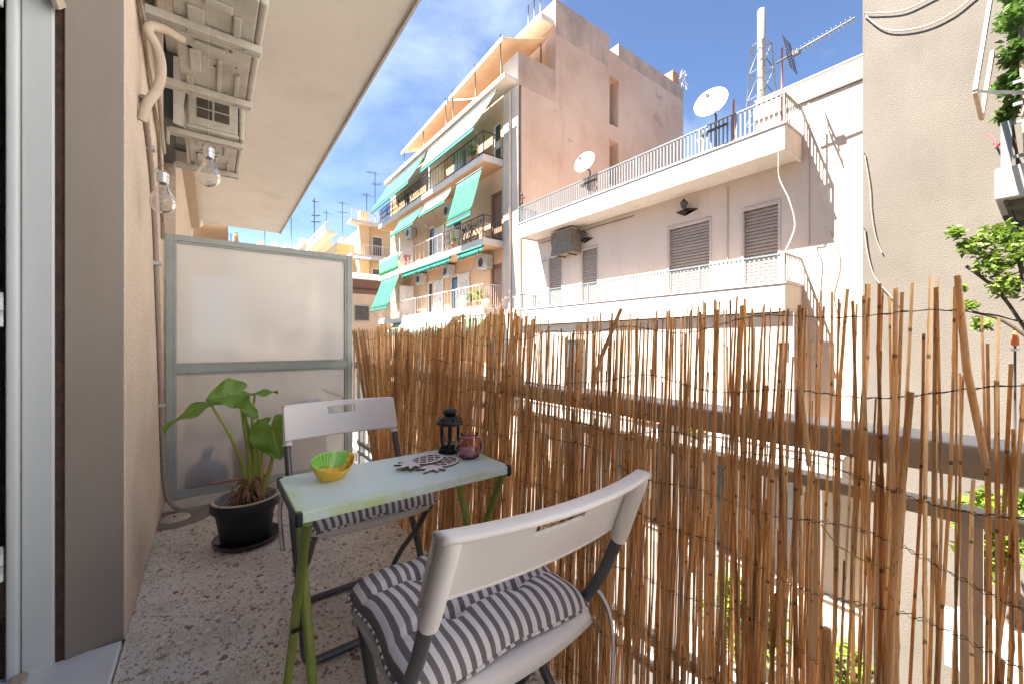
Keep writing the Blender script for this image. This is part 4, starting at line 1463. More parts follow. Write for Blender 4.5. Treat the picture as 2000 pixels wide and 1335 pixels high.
# two wooden pineapple trivets, one lying on the other
def trivet(c, ang, z, label):
    t = thing('pineapple_trivet', label, 'trivet', (c[0], c[1], z), 'wooden pineapple trivets')
    ca, sa = cos(ang), sin(ang)
    def W(x, y, zz): return (c[0] + x * ca - y * sa, c[1] + x * sa + y * ca, zz)
    h = .0048
    def slab(polys, z0, z1, mb):
        for poly in polys:
            n = len(poly)
            vs = [W(*p, z0) for p in poly] + [W(*p, z1) for p in poly]
            mb.add(vs, [tuple(range(n))[::-1], tuple(range(n, 2 * n))] + [(i, (i + 1) % n, n + (i + 1) % n, n + i) for i in range(n)])
        return mb
    a, b_ = .056, .043
    # body ring
    ring = []
    for i in range(36):
        t0, t1 = 2 * pi * i / 36, 2 * pi * (i + 1) / 36
        ring.append([(a * cos(t0), b_ * sin(t0)), (a * cos(t1), b_ * sin(t1)), ((a - .008) * cos(t1), (b_ - .008) * sin(t1)), ((a - .008) * cos(t0), (b_ - .008) * sin(t0))])
    lat = []
    for s in (-1, 1):
        for k in (-1, 0, 1):
            cx = k * .030
            # strips clipped to the ellipse
            d = (cos(s * .85), sin(s * .85))
            nrm = (-d[1], d[0])
            A = (d[0] / a) ** 2 + (d[1] / b_) ** 2
            B = 2 * (cx * d[0] / a ** 2)
            C_ = (cx / a) ** 2 - .90
            D = B * B - 4 * A * C_
            if D < 0: continue
            t0, t1 = (-B - sqrt(D)) / (2 * A), (-B + sqrt(D)) / (2 * A)
            p, q = (cx + d[0] * t0, d[1] * t0), (cx + d[0] * t1, d[1] * t1)
            e = .0021
            lat.append([(p[0] - nrm[0] * e, p[1] - nrm[1] * e), (q[0] - nrm[0] * e, q[1] - nrm[1] * e), (q[0] + nrm[0] * e, q[1] + nrm[1] * e), (p[0] + nrm[0] * e, p[1] + nrm[1] * e)])
    crown = [(-.047, -.019), (-.052, -.024), (-.070, -.046), (-.068, -.024), (-.096, -.034), (-.082, -.011), (-.118, -.002),
             (-.082, .011), (-.098, .033), (-.068, .024), (-.072, .046), (-.052, .024), (-.047, .019)]
    slab([crown], z + .0005, z + h, MB()).build('crown', 'trivet_side', t)
    slab([crown], z + h + .0002, z + h + .0012, MB()).build('crown_top', 'trivet', t)
    slab(ring, z + .0006, z + h - .0001, MB()).build('ring', 'trivet_side', t)
    slab(ring, z + h + .0001, z + h + .0011, MB()).build('ring_top', 'trivet', t)
    slab(lat, z + .0009, z + h - .0004, MB()).build('lattice', 'trivet_side', t)
    slab(lat, z + h - .0003, z + h + .0007, MB()).build('lattice_top', 'trivet', t)
    return t
trivet((.575, 1.117), radians(33), TZ + .0005, 'wooden pineapple trivet lying flat on the mint table, the lower one of two')
trivet((.533, 1.148), radians(18), TZ + .0075, 'wooden pineapple trivet resting partly on top of the other one')

# black lantern
lx, ly = .648, 1.215
ln = thing('lantern', 'small black metal lantern with glass sides at the back corner of the table', 'lantern', (lx, ly, TZ))
MB().lathe([(.001, .0006), (.041, .0006), (.043, .006), (.040, .014), (.033, .018), (.033, .021), (.001, .021)], (lx, ly, TZ), 6, smooth=False).build('base', 'lantern', ln, bevel=.0015)
for k in range(6):
    a = k * pi / 3
    MB().box(-.0035, .0035, -.0035, .0035, .0, .072).build('post', 'lantern', None) if False else None
    MB().tube([(lx + .031 * cos(a), ly + .031 * sin(a), TZ + .0205), (lx + .031 * cos(a), ly + .031 * sin(a), TZ + .094)], .0042, 6).build('post', 'lantern', ln)
for k in range(6):
    a, b2 = k * pi / 3, (k + 1) * pi / 3
    MB().quad((lx + .029 * cos(a), ly + .029 * sin(a), TZ + .0215), (lx + .029 * cos(b2), ly + .029 * sin(b2), TZ + .0215), (lx + .029 * cos(b2), ly + .029 * sin(b2), TZ + .093), (lx + .029 * cos(a), ly + .029 * sin(a), TZ + .093)).build('pane', 'clear', ln)
ro = MB().lathe([(.001, .0945), (.044, .0945), (.0455, .097), (.0455, .101), (.042, .104), (.036, .113), (.027, .121), (.021, .1235), (.001, .1235)], (lx, ly, TZ), 28).build('roof', 'lantern', ln)
v = MB()
for k in range(6):
    a = k * pi / 3 + .3
    v.ball((lx + .0365 * cos(a), ly + .0365 * sin(a), TZ + .1125), .0042, 8, 6)
v.build('vent_hole', 'black', ro)
MB().lathe([(.001, .1238), (.019, .1238), (.0195, .131), (.0235, .134), (.0245, .138), (.022, .144), (.014, .148), (.001, .1485)], (lx, ly, TZ), 24).build('top_cap', 'lantern', ln)
tl = thing('tea_light', 'tiny white tea light in a tin cup inside the black lantern', 'candle', (lx, ly, TZ + .0215))
MB().lathe([(.001, 0), (.0165, 0), (.017, .013), (.0165, .013), (.016, .01), (.001, .01)], (lx, ly, TZ + .0215), 20).build('tin_cup', 'tin', tl)
MB().lathe([(.001, .0112), (.0155, .0112), (.0155, .0105)], (lx, ly, TZ + .0215), 20).build('wax', 'candle', tl)

# pink glass jar in a wire basket with a candle
jx, jy = .666, 1.118
jr = thing('candle_jar', 'pink ribbed glass candle jar wrapped in thin wire, in front of the lantern', 'jar', (jx, jy, TZ))
out = [(.001, .001), (.024, .001), (.031, .006), (.0375, .020), (.0395, .036), (.0375, .052), (.031, .064), (.027, .068), (.0275, .074), (.029, .077), (.0275, .079), (.0255, .077), (.0245, .069), (.029, .061), (.0345, .050), (.0365, .036), (.0345, .021), (.028, .009), (.001, .007)]
mb = MB()
n = 48
vs, fs = [], []
for i, (r, z) in enumerate(out):
    for j in range(n):
        a = 2 * pi * j / n
        rr = r * (1 + (.022 * cos(12 * a) if .01 < z < .06 and r > .02 else 0))
        vs.append((jx + rr * cos(a), jy + rr * sin(a), TZ + z))
for i in range(len(out) - 1):
    for j in range(n): fs.append((i * n + j, i * n + (j + 1) % n, (i + 1) * n + (j + 1) % n, (i + 1) * n + j))
mb.add(vs, fs, True).build('glass_body', 'pink_glass', jr)
wi = MB()
for k in range(4):
    a0 = k * pi / 2 + .5
    wi.tube([(jx + (.041 * sin(pi * t) ** .6 + .004) * cos(a0 + 1.5 * t), jy + (.041 * sin(pi * t) ** .6 + .004) * sin(a0 + 1.5 * t), TZ + .002 + .068 * t) for t in [i / 20 for i in range(21)]], .0008, 5)
    wi.tube([(jx + (.041 * sin(pi * t) ** .6 + .004) * cos(a0 - 1.5 * t), jy + (.041 * sin(pi * t) ** .6 + .004) * sin(a0 - 1.5 * t), TZ + .002 + .068 * t) for t in [i / 20 for i in range(21)]], .0008, 5)
wi.tube([(jx + .0292 * cos(a), jy + .0292 * sin(a), TZ + .071) for a in [2 * pi * i / 30 for i in range(31)]], .0011, 5, False)
wi.tube([(jx + .03 * cos(-.8), jy + .03 * sin(-.8), TZ + .071), (jx + .038 * cos(-.7), jy + .038 * sin(-.7), TZ + .074), (jx + .042 * cos(-.6), jy + .042 * sin(-.6), TZ + .066), (jx + .042 * cos(-.5), jy + .042 * sin(-.5), TZ + .02)], .0009, 5)
wi.build('wire_basket', 'wire_white', jr)
tag(MB().lathe([(.001, .0085), (.019, .0085), (.0195, .010), (.0195, .030), (.018, .032), (.001, .0315)], (jx, jy, TZ), 24).build('votive_candle', 'candle'), 'short white candle inside the pink glass jar', 'candle')

# ------------------------------------------------------------------ potted elephant-ear plant
PX, PY = .150, 2.505
sa = thing('plant_saucer', 'dark brown saucer under the black flower pot', 'saucer', (PX + .008, PY, 0))
MB().lathe([(.001, .002), (.125, .002), (.138, .006), (.150, .028), (.153, .030), (.150, .031), (.144, .028), (.133, .011), (.001, .009)], (PX + .008, PY, .0005), 40).build('dish', 'saucer', sa)
db = MB()
rg = random.Random(3)
for k in range(9):
    a = rg.uniform(3.4, 5.6)
    r = rg.uniform(.122, .136)
    db.tube([(PX + r * cos(a), PY + r * sin(a), .0135), (PX + r * cos(a + .12), PY + r * sin(a + .12), .017), (PX + (r - .004) * cos(a + .22), PY + (r - .004) * sin(a + .22), .0135)], [.002, .004, .001], 5)
db.build('dry_debris', 'dry', sa)
pp = thing('potted_plant', 'elephant-ear plant with big green leaves in a black pot before the screen', 'plant', (PX, PY, .0105))
MB().lathe([(.001, 0), (.103, 0), (.107, .004), (.134, .165), (.136, .168), (.150, .170), (.153, .176), (.1535, .214), (.151, .219)], (PX, PY, .0105), 48).build('pot', 'pot', pp)
MB().lathe([(.1508, .2192), (.1515, .222), (.149, .2245), (.139, .2245), (.136, .222), (.1355, .219)], (PX, PY, .0105), 48).build('pot_rim', 'pot_rim', pp)
MB().lathe([(.1353, .2188), (.126, .18), (.112, .10)], (PX, PY, .0105), 48).build('pot_lining', 'pot_in', pp)
so = MB()
so.grid(lambda u, v: (PX + .129 * v * cos(2 * pi * u), PY + .129 * v * sin(2 * pi * u), .158 + .04 * exp(-(v / .55) ** 2) + .008 * sin(11 * u * 2 * pi) * v * (1 - v) + .006 * sin(40 * v + 9 * u)), 40, 12)
so.build('soil', 'soil', pp)
def catmull(pts, n=8): return smooth_path(pts, n)
def big_leaf_obj(base, tip, normal, width, droop, lobe=.3, fold=.18):
    """heart-shaped leaf: base is where the stalk joins, lobes reach back behind it"""
    base, tip, nrm = Vector(base), Vector(tip), Vector(normal)
    d = tip - base
    L = d.length
    d.normalize()
    side = d.cross(nrm).normalized()
    nrm = side.cross(d).normalized()
    def fn(u, v):
        s = 2 * u - 1
        # outline: v = 0 the back of the lobes, 1 the tip
        y = -lobe + (1 + lobe) * v
        wv = (sin(pi * min(1, max(0, (v * .94 + .06))) ** .72)) ** .85
        w = width * .5 * wv * (1.0 if v < .97 else .5)
        back = 0
        if y < .12: back = -(.12 - y) * .65 * (1 - min(1, abs(s) * 1.6)) * -1
        yy = y + back
        wave = .012 * sin(13 * v + 2 * s) * abs(s) ** 2
        p = base + d * (L * yy) + side * (s * w) + nrm * (fold * abs(s) * w + wave * 1.0 - droop * L * max(0, yy) ** 2 - .25 * droop * L * abs(s) ** 2)
        return p
    mb = MB()
    mb.grid(fn, 18, 22, True, lambda u, v: (2 * u - 1, v))
    return mb
hub = Vector((PX + .005, PY - .02, .21))
LV = [  # base (stalk joint), tip, normal, width, droop
    ((.000, 2.43, .735), (-.185, 2.40, .665), (-.35, -.35, .85), .105, .16),
    ((.118, 2.445, .775), (-.012, 2.40, .765), (-.05, -.86, .5), .165, .06),
    ((.120, 2.45, .755), (.290, 2.46, .775), (.0, -.22, .97), .09, .05),
    ((.110, 2.43, .745), (.205, 2.38, .640), (.35, -.75, .5), .085, .10),
    ((.250, 2.38, .60), (.288, 2.35, .43), (-.25, -.95, .18), .20, .06),
    ((.200, 2.45, .600), (.262, 2.46, .640), (.2, -.7, .7), .04, .1),
    ((.235, 2.52, .56), (.37, 2.56, .48), (.3, -.4, .85), .09, .2),
]
ST_ = [[(PX + .0, PY - .01, .20), (.145, 2.47, .36), (.085, 2.44, .56), (.000, 2.43, .735)],
       [(PX + .01, PY - .02, .20), (.165, 2.46, .40), (.14, 2.45, .60), (.118, 2.445, .775)],
       [(PX + .02, PY - .02, .20), (.185, 2.46, .42), (.175, 2.45, .60), (.185, 2.455, .765)],
       [(PX + .02, PY - .01, .20), (.18, 2.49, .42), (.15, 2.46, .62), (.110, 2.43, .745)],
       [(PX + .05, PY - .03, .19), (.235, 2.43, .32), (.262, 2.42, .46), (.250, 2.38, .60)],
       [(PX + .03, PY - .01, .20), (.20, 2.47, .38), (.195, 2.45, .5), (.200, 2.45, .600)],
       [(PX + .045, PY - .01, .19), (.215, 2.49, .34), (.235, 2.52, .56)]]
for i, ((b0, t0, nn, wd, dr), st) in enumerate(zip(LV, ST_)):
    s = catmull(st)
    k = len(s)
    sto = MB().tube(s, [.014 * (1 - i2 / k) ** 1.2 + .0042 for i2 in range(k)], 8).build('leaf_stalk', 'stem', pp)
    big_leaf_obj(b0, t0, nn, wd, dr).build('leaf', 'big_leaf', pp)
tr = MB()
for k in range(3):
    tr.tube([(PX + .01 + .018 * cos(k * 2.1), PY - .02 + .018 * sin(k * 2.1), .17), (PX + .012 * cos(k * 2.1), PY - .02 + .012 * sin(k * 2.1), .25), (PX + .01, PY - .02, .31)], [.026, .022, .012], 8)
tr.tube([(PX + .055, PY - .05, .165), (PX + .06, PY - .05, .22)], [.02, .014], 8)
tr.build('stump', 'bark', pp)
rg = random.Random(21)
for k in range(44):
    a = rg.uniform(0, 6.28)
    st = Vector((PX + .01 + .018 * cos(a), PY - .02 + .018 * sin(a), rg.uniform(.20, .33)))
    ou = Vector((cos(a), sin(a) * .6 - .3, 0))
    L = rg.uniform(.04, .10)
    p = [st, st + ou * L * .4 + Vector((0, 0, rg.uniform(-.01, .04))), st + ou * L * .75 + Vector((rg.uniform(-.02, .02), 0, rg.uniform(-.05, .0))), st + ou * L + Vector((rg.uniform(-.02, .02), 0, rg.uniform(-.12, -.04)))]
    s = catmull(p, 5)
    n = len(s)
    wv = [rg.uniform(.007, .014) * (sin(pi * (i + 1.5) / (n + 2))) for i in range(n)]
    mb = MB()
    vs, fs = [], []
    for i, q in enumerate(s):
        tw_ = rg.uniform(.9, 1.1)
        sd = Vector((-ou.y, ou.x, .5 * sin(i * .8 + k))).normalized() * wv[i] * tw_
        vs += [q - sd, q + Vector((0, 0, .003)), q + sd]
    for i in range(n - 1): fs += [(3 * i, 3 * i + 1, 3 * i + 4, 3 * i + 3), (3 * i + 1, 3 * i + 2, 3 * i + 5, 3 * i + 4)]
    mb.add(vs, fs, True).build('dry_leaf', 'dry', pp, solid=.001)
for p in ([(PX, PY - .02, .33), (.08, 2.44, .345), (.02, 2.42, .352), (-.02, 2.42, .345)], [(PX - .01, PY - .03, .27), (.09, 2.42, .28), (.05, 2.4, .25), (.03, 2.39, .24)]):
    s = catmull(p)
    MB().tube(s, [.006 * (1 - i / len(s)) + .0015 for i in range(len(s))], 6).build('dry_leaf', 'dry', pp)

# ------------------------------------------------------------------ white house across the street
FX = 9.8
wb = thing('white_house', 'low white house across the street with two long balconies and brown roller shutters', 'house', (FX, 7.2, ST))
SH = [(4.96, 6.16), (3.47, 4.28), (8.54, 9.31), (10.15, 10.92)]
holes = [(a, b, 2.2, 4.10) for a, b in SH]
SHOP = [(5.62, 7.05), (4.70, 5.35), (7.5, 8.8), (9.6, 11.2)]
GX = 10.4
w = wall_x(MB(), FX, 1.0, 12.69, -1.44, 5.285, holes, .13)
w.build('wall', 'white_wall', wb)
w = MB().box(FX + .14, 18, 1.0, 12.69, -1.44, 5.28)
w.box(GX + .14, 18, 1.0, 12.69, ST, -1.445)
w.box(FX, GX + .139, 1.0, 12.69, -1.52, -1.4405)
w.box(FX, GX + .139, 1.0, 1.9, ST, -1.5205)
w.box(FX + .001, 18, 1.0, 3.96, 5.286, 5.94)
w.build('rear_mass', 'white_wall', wb)
w = wall_x(MB(), GX, 1.9, 12.69, ST, -1.521, [(a, b, -4.25, -1.9) for a, b in SHOP] + [(3.30, 4.45, -4.74, -2.1)], .13)
w.build('ground_floor_wall', 'cream_wall', wb)
w = MB().box(FX - .02, 18, 1.0, 3.97, 5.97, 6.39)
w.build('parapet', 'brick', wb)
MB().box(FX - .035, 18, 1.0, 3.985, 5.942, 5.968).build('parapet_joint', 'ac_dark', wb)
MB().box(FX - .03, 10.2, 1.0, 3.98, 6.392, 6.42).build('coping', 'white_slab', wb)
def slab_with_lip(x0, x1, y0, y1, z0, z1):
    b = MB().box(x0, x1, y0, y1, z0 + .05, z1)
    b.box(x0, x0 + .06, y0, y1, z0, z0 + .0495)
    b.box(x0 + .0605, x1, y0, y0 + .06, z0, z0 + .0495)
    b.box(x0 + .0605, x1, y1 - .06, y1, z0, z0 + .0495)
    s = b.build('balcony_slab', 'white_slab', wb, bevel=.008)
    MB().box(x0 - .025, x1, y0 - .025, y1 + .025, z1 + .002, z1 + .035).build('slab_cap', 'white_slab', s)
    return s
def white_rail(y0, y1, x, z0, z1):
    b = MB()
    n = int((y1 - y0) / .089)
    for i in range(n + 1):
        yy = y0 + (y1 - y0) * i / n
        b.box(x - .006, x + .006, yy - .017, yy + .017, z0 + .03, z1 - .03)
    for i in range(1, 10):
        xx = x + (FX - x) * i / 10
        b.box(xx - .014, xx + .014, y0 - .006, y0 + .006, z0 + .03, z1 - .03)
        b.box(xx - .014, xx + .014, y1 - .006, y1 + .006, z0 + .03, z1 - .03)
    o = b.build('balusters', 'white_rail', wb, kind='stuff')
    t = MB()
    t.box(x - .02, x + .025, y0 - .02, y1 + .02, z1 - .028, z1)
    t.box(x - .014, x + .014, y0 - .014, y1 + .014, z0 + .012, z0 + .028)
    t.box(x + .027, FX - .002, y0 - .02, y0 + .02, z1 - .027, z1 - .001)
    t.box(x + .027, FX - .002, y1 - .02, y1 + .02, z1 - .027, z1 - .001)
    t.box(x + .016, FX - .002, y0 - .012, y0 + .012, z0 + .012, z0 + .028)
    k = y0
    while k < y1:
        t.box(x - .016, x + .016, k - .016, k + .016, z0 - .03, z1 - .029)
        k += 1.69
    t.build('rail', 'white_rail', wb)
slab_with_lip(8.9, FX - .003, 3.08, 11.52, 4.75, 5.25)
slab_with_lip(8.9, FX - .003, 3.08, 11.52, 1.62, 2.16)
slab_with_lip(8.9, FX - .003, 2.2, 11.52, -1.43, -1.02)
white_rail(3.10, 11.50, 8.92, 5.287, 5.87)
white_rail(3.10, 11.50, 8.92, 2.197, 2.76)
slat = MB()
slat.prism([(.0, .0), (.018, .006), (.022, .035), (.016, .066), (.0, .0715)], -.5, .5, 'y')
slat = MB().add([(x, y, z) for x, y, z in slat.v], slat.f).mesh('slat', M['shutter'])
for a, b in SH:
    f = MB()
    f.box(FX - .012, FX + .12, a, a + .055, 2.2, 4.09)
    f.box(FX - .012, FX + .12, b - .055, b, 2.2, 4.09)
    f.box(FX - .012, FX + .12, a + .0555, b - .0555, 4.02, 4.09)
    wd = f.build('window', 'white_trim', wb)
    MB().box(FX + .105, FX + .112, a + .056, b - .056, 2.2, 4.0).build('shutter_backing', 'ac_dark', wd)
    for i in range(23):
        inst('slat', slat, wd, (FX + .08, (a + b) / 2, 2.215 + i * .0775), (0, 0, pi), (1, b - a - .115, 1))
w = wall_x(MB(), 9.05, 2.98, 11.50, -1.0, 1.60, [(3.06, 3.24, .62, 1.02), (8.4, 9.3, -.98, 1.1)], .1)
w.box(9.16, FX - .004, 2.98, 11.5, -1.0, 1.60)
w.build('lower_storey', 'white_wall', wb)
for a, b, c, d in ((3.06, 3.24, .62, 1.02), (8.4, 9.3, -.98, 1.1)):
    MB().box(9.12, 9.14, a, b, c, d).build('window_pane', 'glass_dark', wb)
for a, b in SHOP:
    f = MB()
    for y_ in (a, b - .05): f.box(GX + .03, GX + .09, y_, y_ + .05, -4.25, -1.85)
    f.box(GX + .03, GX + .09, a + .051, b - .051, -4.25, -4.19)
    f.box(GX + .03, GX + .09, a + .051, b - .051, -1.91, -1.85)
    fo = f.build('shop_window', 'door_brown', wb)
    MB().box(GX + .1, GX + .115, a + .01, b - .01, -4.25, -1.85).build('pane', 'glass_dark', fo)
MB().box(GX + .06, GX + .09, 3.30, 4.45, -4.74, -2.1).build('roller_door', 'concrete', wb)
MB().box(GX - .06, GX - .002, 2.0, 11.5, -4.36, -4.26).build('stone_sill', 'kerb', wb)
MB().box(FX - .02, FX - .002, 4.565, 4.595, 2.2, 4.70).build('downpipe', 'insul', wb)
MB().box(FX - .015, FX - .002, 2.955, 2.975, 3.0, 5.9).build('downpipe', 'white_trim', wb)
MB().tube([(FX - .04, 12.45, -1.4), (FX - .04, 12.45, 5.2)], .035, 8).build('downpipe', 'white_trim', wb)
MB().tube([(FX - .03, 11.42, 2.3), (FX - .03, 11.42, 3.95), (FX - .03, 11.0, 3.98)], .012, 6).build('wall_pipe', 'iron', wb)
MB().tube([(FX - .03, 7.2, 4.66), (FX - .03, 11.3, 4.66)], .012, 6).build('cable_run', 'iron', wb)
pts = [(8.95, 3.25, 5.2), (8.93, 3.2, 4.7), (9.1, 3.25, 4.3), (9.2, 3.1, 3.8), (9.3, 3.05, 3.3), (9.15, 3.2, 2.75)]
tag(MB().tube(smooth_path(pts), .012, 6).build('loose_cable', 'white_pvc'), 'white cable dangling from the upper balcony corner of the white house', 'cable')
pts = [(FX - .02, 2.6, 3.2), (FX - .02, 2.45, 2.6), (FX - .02, 2.55, 1.9), (FX - .02, 2.4, 1.2)]
tag(MB().tube(smooth_path(pts), .008, 6).build('wall_cable', 'conduit'), 'thin cable on the white wall left of the cement building', 'cable')
txt = bpy.data.curves.new('shop_lettering', 'FONT')
def lettering(body, y, z, size):
    c = bpy.data.curves.new('shop_lettering', 'FONT')
    c.body = body
    c.size = size
    c.extrude = .004
    tmp = bpy.data.objects.new('tmp', c)
    COL.objects.link(tmp)
    bpy.context.view_layer.update()
    me = bpy.data.meshes.new_from_object(tmp.evaluated_get(bpy.context.evaluated_depsgraph_get()))
    COL.objects.unlink(tmp)
    bpy.data.objects.remove(tmp)
    me.materials.clear()
    me.materials.append(M['gold'])
    o = bpy.data.objects.new('shop_lettering', me)
    COL.objects.link(o)
    o.parent = wb
    R = Matrix(((0, 0, -1), (-1, 0, 0), (0, 1, 0)))
    o.rotation_euler = R.to_euler()
    o.location = Vector((GX + .094, y, z)) - origin(wb)
    return o
bpy.data.curves.remove(txt)
lettering('NE YEGOA', 6.50, -3.34, .17)
lettering("SPECIONI", 6.50, -3.64, .17)

def wall_lamp(y, z, label):
    t = thing('wall_lantern', label, 'lamp', (FX, y, z), 'lantern lamps on the white house')
    MB().prism([(y + .30, z - .02), (y - .30, z - .06), (y - .05, z + .02), (y + .06, z - .16)], FX - .045, FX - .003, 'x').build('back_plate', 'rust', t)
    MB().lathe([(.001, -.02), (.06, 0), (.09, .12), (.10, .13), (.001, .13)], (FX - .16, y, z), 6, smooth=False).build('glass_cage', 'glass_dark', t)
    MB().lathe([(.11, .131), (.05, .19), (.03, .22), (.012, .24), (.001, .25)], (FX - .16, y, z), 6, smooth=False).build('cap', 'rust', t)
    MB().tube([(FX - .01, y, z - .08), (FX - .16, y, z - .08), (FX - .16, y, z - .015)], .012, 6).build('arm', 'rust', t)
wall_lamp(5.59, 4.42, 'dark lantern lamp above the widest brown shutter')
wall_lamp(9.05, 4.40, 'dark lantern lamp right of the dirty air conditioner')
ac = thing('dirty_air_conditioner', 'dirty old air conditioner hanging under the upper balcony of the white house', 'air conditioner', (9.5, 9.75, 3.9))
b = MB().grid(lambda u, v: (9.33 + .02 * sin(u * 17 + v * 9), 9.25 + .98 * u, 3.94 + .76 * v), 18, 14)
b.box(9.36, FX - .01, 9.26, 10.22, 3.95, 4.70)
b.build('casing', 'nest', ac)
MB().box(9.34, FX - .005, 9.24, 10.24, 4.702, 4.73).build('top_cover', 'insul', ac)
MB().bar((9.4, 9.5, 3.92), (FX - .002, 9.5, 3.92), .03, .03).bar((9.4, 10.0, 3.92), (FX - .002, 10.0, 3.92), .03, .03).build('bracket', 'rust', ac)

def dish(c, r, label, foot):
    t = thing('satellite_dish', label, 'satellite dish', foot, 'satellite dishes on the white house')
    nrm = Vector((-.80, -.16, .24)).normalized()
    q = nrm.to_track_quat('Z', 'Y')
    def bowl_(sgn, off):
        mb = MB()
        vs, fs = [], []
        n = 36
        for i in range(9):
            rr = r * i / 8
            for j in range(n):
                a = 2 * pi * j / n
                vs.append(Vector(c) + q @ Vector((rr * cos(a) + 1e-4 * cos(a), rr * sin(a) + 1e-4 * sin(a), .16 * r * (i / 8) ** 2 + off)))
        for i in range(8):
            for j in range(n): fs.append((i * n + j, i * n + (j + 1) % n, (i + 1) * n + (j + 1) % n, (i + 1) * n + j))
        return mb.add(vs, fs, True)
    bowl_(1, 0).build('reflector', 'dish', t, solid=.012)
    lo = Vector(c) + q @ Vector((0, -r * .95, .1))
    hd = Vector(c) + q @ Vector((0, -.05, r * 1.0))
    MB().tube([lo, hd], .014, 6).build('feed_arm', 'grey_metal', t)
    MB().tube([hd, hd + q @ Vector((0, .02, -.09))], .035, 10).build('receiver', 'iron', t)
    MB().tube([Vector(c) + q @ Vector((0, 0, -.03)), Vector(foot) + Vector((0, 0, .75)), Vector(foot)], .022, 8).build('mast', 'iron', t)
    MB().bar(Vector(foot) + Vector((-.08, -.3, .42)), Vector(foot) + Vector((-.08, .3, .42)), .04, .05).build('clamp', 'iron', t)
dish((8.74, 4.43, 6.21), .345, 'larger white satellite dish on the upper balcony rail, next to the red pole', (8.98, 4.45, 5.287))
dish((8.80, 8.17, 6.26), .33, 'smaller white satellite dish at the farther end of the upper balcony rail', (8.98, 8.15, 5.287))
tag(MB().tube([(8.96, 4.06, 5.287), (8.96, 4.06, 6.2)], .025, 8).build('pole', 'red_pole'), 'short reddish pole on the balcony beside the larger dish', 'pole')
tag(MB().lathe([(.001, 0), (.07, 0), (.07, 1.1), (.09, 1.12), (.09, 1.2), (.001, 1.22)], (10.6, 5.65, 5.29), 14).build('vent_pipe', 'pipe_white'), 'pale blue vent pipe behind the upper balcony bars', 'vent')
hp = MB().tube([(8.97, 11.35, 5.287), (8.97, 11.35, 6.35)], .015, 6)
for k in range(5): hp.ball((8.97, 11.35 + .05 * (-1) ** k, 5.75 + k * .14), .045, 8, 6)
tag(hp.build('wire_holder', 'iron'), 'thin post with round insulators at the left end of the upper balcony', 'post')

an = thing('aerial', 'long white boom aerial on a mast at the right corner of the upper balcony', 'antenna', (8.98, 3.16, 5.287))
MB().tube([(8.98, 3.16, 5.287), (8.98, 3.16, 6.78)], .018, 8).build('mast', 'red_pole', an)
MB().tube([(8.98, 3.26, 6.54), (8.98, 2.04, 6.66)], .02, 8).build('boom', 'white_rail', an)
e = MB()
for k in range(14):
    y_ = 2.94 - k * .066
    z_ = 6.57 + (3.0 - y_) * .098
    e.tube([(8.86, y_, z_ - .02), (9.10, y_, z_ - .02)], .005, 5)
e.build('cross_rod', 'grey_metal', an)
e = MB()
for s in (-1, 1):
    for k in range(7):
        e.tube([(8.78, 3.03 + .05 * s * k * .2, 6.58 + s * (.03 + k * .05)), (9.2, 3.03 + .05 * s * k * .2, 6.58 + s * (.03 + k * .05))], .005, 5)
    for x_ in (8.8, 8.9, 9.06, 9.18): e.tube([(x_, 3.03, 6.6), (x_, 3.03 + .06 * s, 6.58 + s * .34)], .005, 5)
e.build('reflector_grid', 'iron', an)
MB().box(8.95, 9.02, 2.86, 2.99, 6.52, 6.6).build('dipole_box', 'iron', an)

tw = thing('lattice_tower', 'pale lattice tower round a tall chimney pipe on the roof', 'tower', (14, 5.5, 5.29))
MB().lathe([(.001, 0), (.115, 0), (.115, 6.2), (.09, 6.26), (.001, 6.28)], (14, 5.5, 5.3), 20).build('chimney_pipe', 'pipe_white', tw)
l = MB()
def leg(k, t):
    a = k * pi / 2 + .5
    r = .62 - .34 * t
    return Vector((14 + r * cos(a), 5.5 + r * sin(a), 5.3 + 5.15 * t))
for k in range(4):
    l.tube([leg(k, 0), leg(k, 1)], .022, 6)
    for i in range(6):
        l.tube([leg(k, i / 6), leg(k + 1, (i + 1) / 6)], .013, 5)
        l.tube([leg(k, (i + 1) / 6), leg(k + 1, (i + 1) / 6)], .013, 5)
l.build('lattice_frame', 'white_rail', tw)

fl = thing('flower_box', 'row of red and green potted flowers on the lowest balcony edge, behind the reeds', 'plant', (8.95, 5.6, -1.02))
MB().box(8.83, 8.99, 4.6, 6.6, -.98, -.80).build('trough', 'terracotta', fl)
leaves(MB(), (8.88, 4.95, -.85), (.16, .5, .35), 420, .075, 31).build('foliage', 'leaf_yellow', fl, kind='stuff')
leaves(MB(), (8.88, 6.1, -.68), (.14, .5, .14), 240, .07, 32).build('blossom', 'flower', fl, kind='stuff')

# ------------------------------------------------------------------ pink apartment block beyond it
PB = 9.83
pk = thing('pink_apartment_block', 'tall pink apartment block with a blank side wall and green awnings on its balconies', 'building', (PB, 12.7, ST))
ph = [(13.92, 14.54, 8.64, 10.42), (17.2, 17.85, 8.64, 10.42), (20.6, 21.3, 8.64, 10.42), (23.6, 24.4, 8.64, 10.42),
      (13.85, 14.70, 5.27, 7.43), (20.24, 21.08, 5.27, 7.43), (17.3, 18.3, 5.27, 7.43), (23.6, 24.6, 5.27, 7.43),
      (13.85, 14.70, 2.46, 4.38), (20.5, 21.2, 2.46, 4.38), (23.4, 24.4, 2.46, 4.38), (17.6, 18.5, 2.46, 4.38),
      (14.0, 15.0, -.5, 1.5), (18, 19, -.5, 1.5), (22, 23, -.5, 1.5)]
wall_x(MB(), PB, 12.73, 26.9, ST, 11.28, ph, .14).build('facade', 'peach', pk)
